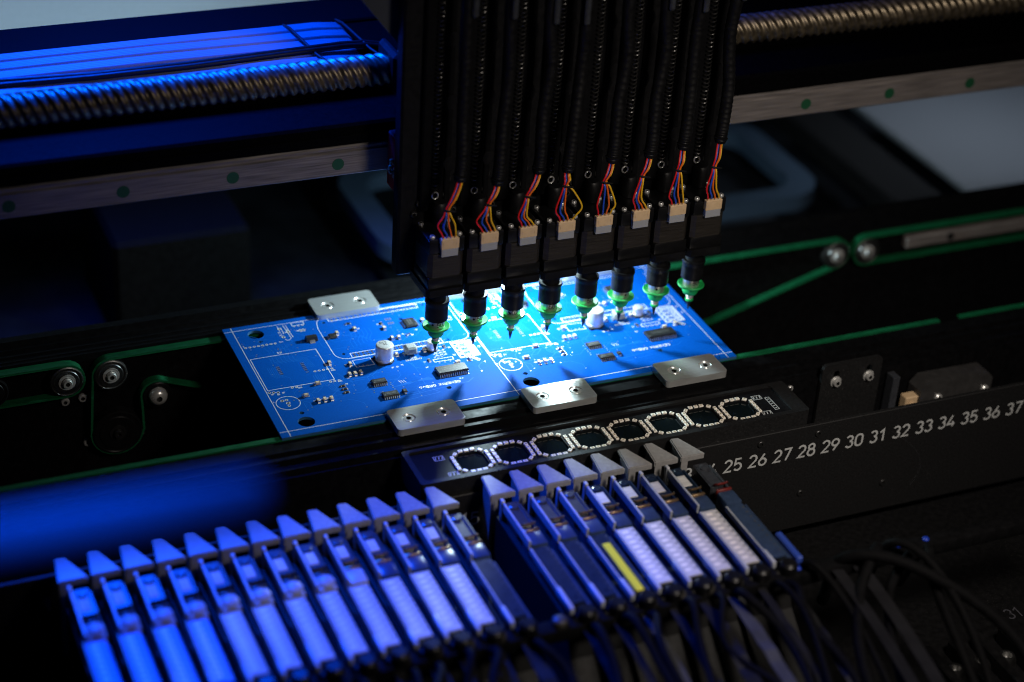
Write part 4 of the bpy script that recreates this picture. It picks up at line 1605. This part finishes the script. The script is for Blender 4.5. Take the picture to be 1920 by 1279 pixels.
def onsleeve(a0, r=4.57):
    def fn(x, z):
        a = a0 + x / r
        return (r * sin(a), -r * cos(a), z)
    return fn


MARK = {0: ("503", .0), 1: ("504", .25), 2: ("502", -.55), 3: ("501", -.1), 4: ("502", .1), 7: ("504", .0)}
DOT = {1: [-.75], 2: [-.95], 3: [.75], 5: [-.2], 6: [-.75], 0: [-1.1]}
for i, u in enumerate(nz):
    u.location = Vector((NX[i], 35, 0)) * MM
    u['label'] = NL[i]
    if i in MARK:
        s, a = MARK[i]
        b = MB()
        ff = onsleeve(a + 0.3, 4.585)
        text(b, s, -2.7, 30.9, 2.5, .36, ff, track=.2, wide=1.0)
        b.build("engraved_number", 'darkscrew', u)
    if i in DOT:
        b = MB()
        for a in DOT[i]:
            a += .3
            c0 = Vector((4.5 * sin(a), -4.5 * cos(a), 32))
            ex = Vector((cos(a), sin(a), 0))
            pp = [c0 + Vector((sin(a), -cos(a), 0)) * .09 + ex * .62 * cos(q * pi / 6) + Vector((0, 0, .62 * sin(q * pi / 6))) for q in range(12)]
            b.add(pp, [tuple(range(12))])
        b.build("dimple", 'blackmatt', u)

# ------------------------------------------------------------------ background under the beam
t = thing("rim_tray", "rounded blue-grey tray rim lying blurred behind the rear rail", "tray", (320, 318, -60))
b = MB()
b.holed(rrect(-168, 166, -62, 70, 30, 8), [rrect(-150, 148, -46, 54, 20, 8)], -6, 6)
fixn(b.build("rim", 'tray', t))
b = MB()
b.box(-160, 158, -56, 62, -30, -26)
b.build("tray_bottom", 'bed', t)
b = MB()
b.box(-26, 62, 268, 370, -99, -24, 3)
o = fixn(b.build("control_box", 'dull'))
tag(o, "dark box standing under the beam at the left, blurred", "box")
b = MB()
b.box(553, 760, 184, 420, -36, -30, 1.5)
o = fixn(b.build("grey_plate", 'plategrey'))
tag(o, "blurred pale grey plate under the beam at the right edge", "plate")
for x in (562, 588, 615):
    k = MB()
    k.lathe([(2, -46), (2, -36)], (x, 188, 0), 10)
    k.build("peg", 'steel', o)
b = MB()
b.box(505, 545, 150, 460, -58, -40, 2)
tag(fixn(b.build("dark_rail", 'black')), "dark blurred bar beside the pale grey plate", "bar")
b = MB()
b.box(655, 700, 300, 330, -25, 20, 2)

# foreground bar close to the lens, far out of focus
t = thing("guard_bar", "blurred blue-lit bar crossing the left foreground close to the lens", "bar", (-139.0, -445.4, 301.2))
b = MB()
b.tube([(0, 0, 0), (-3, .8, -.5), (-25, 7.2, -5), (-50, 14.5, -9.8), (-110, 32, -21.6), (-200, 58, -39)], 6.0, 16, radii=[3.5, 5.6, 6.2, 6.2, 6.2, 6.2])
fixn(b.build("bar", 'bluebar', t, smooth=50))
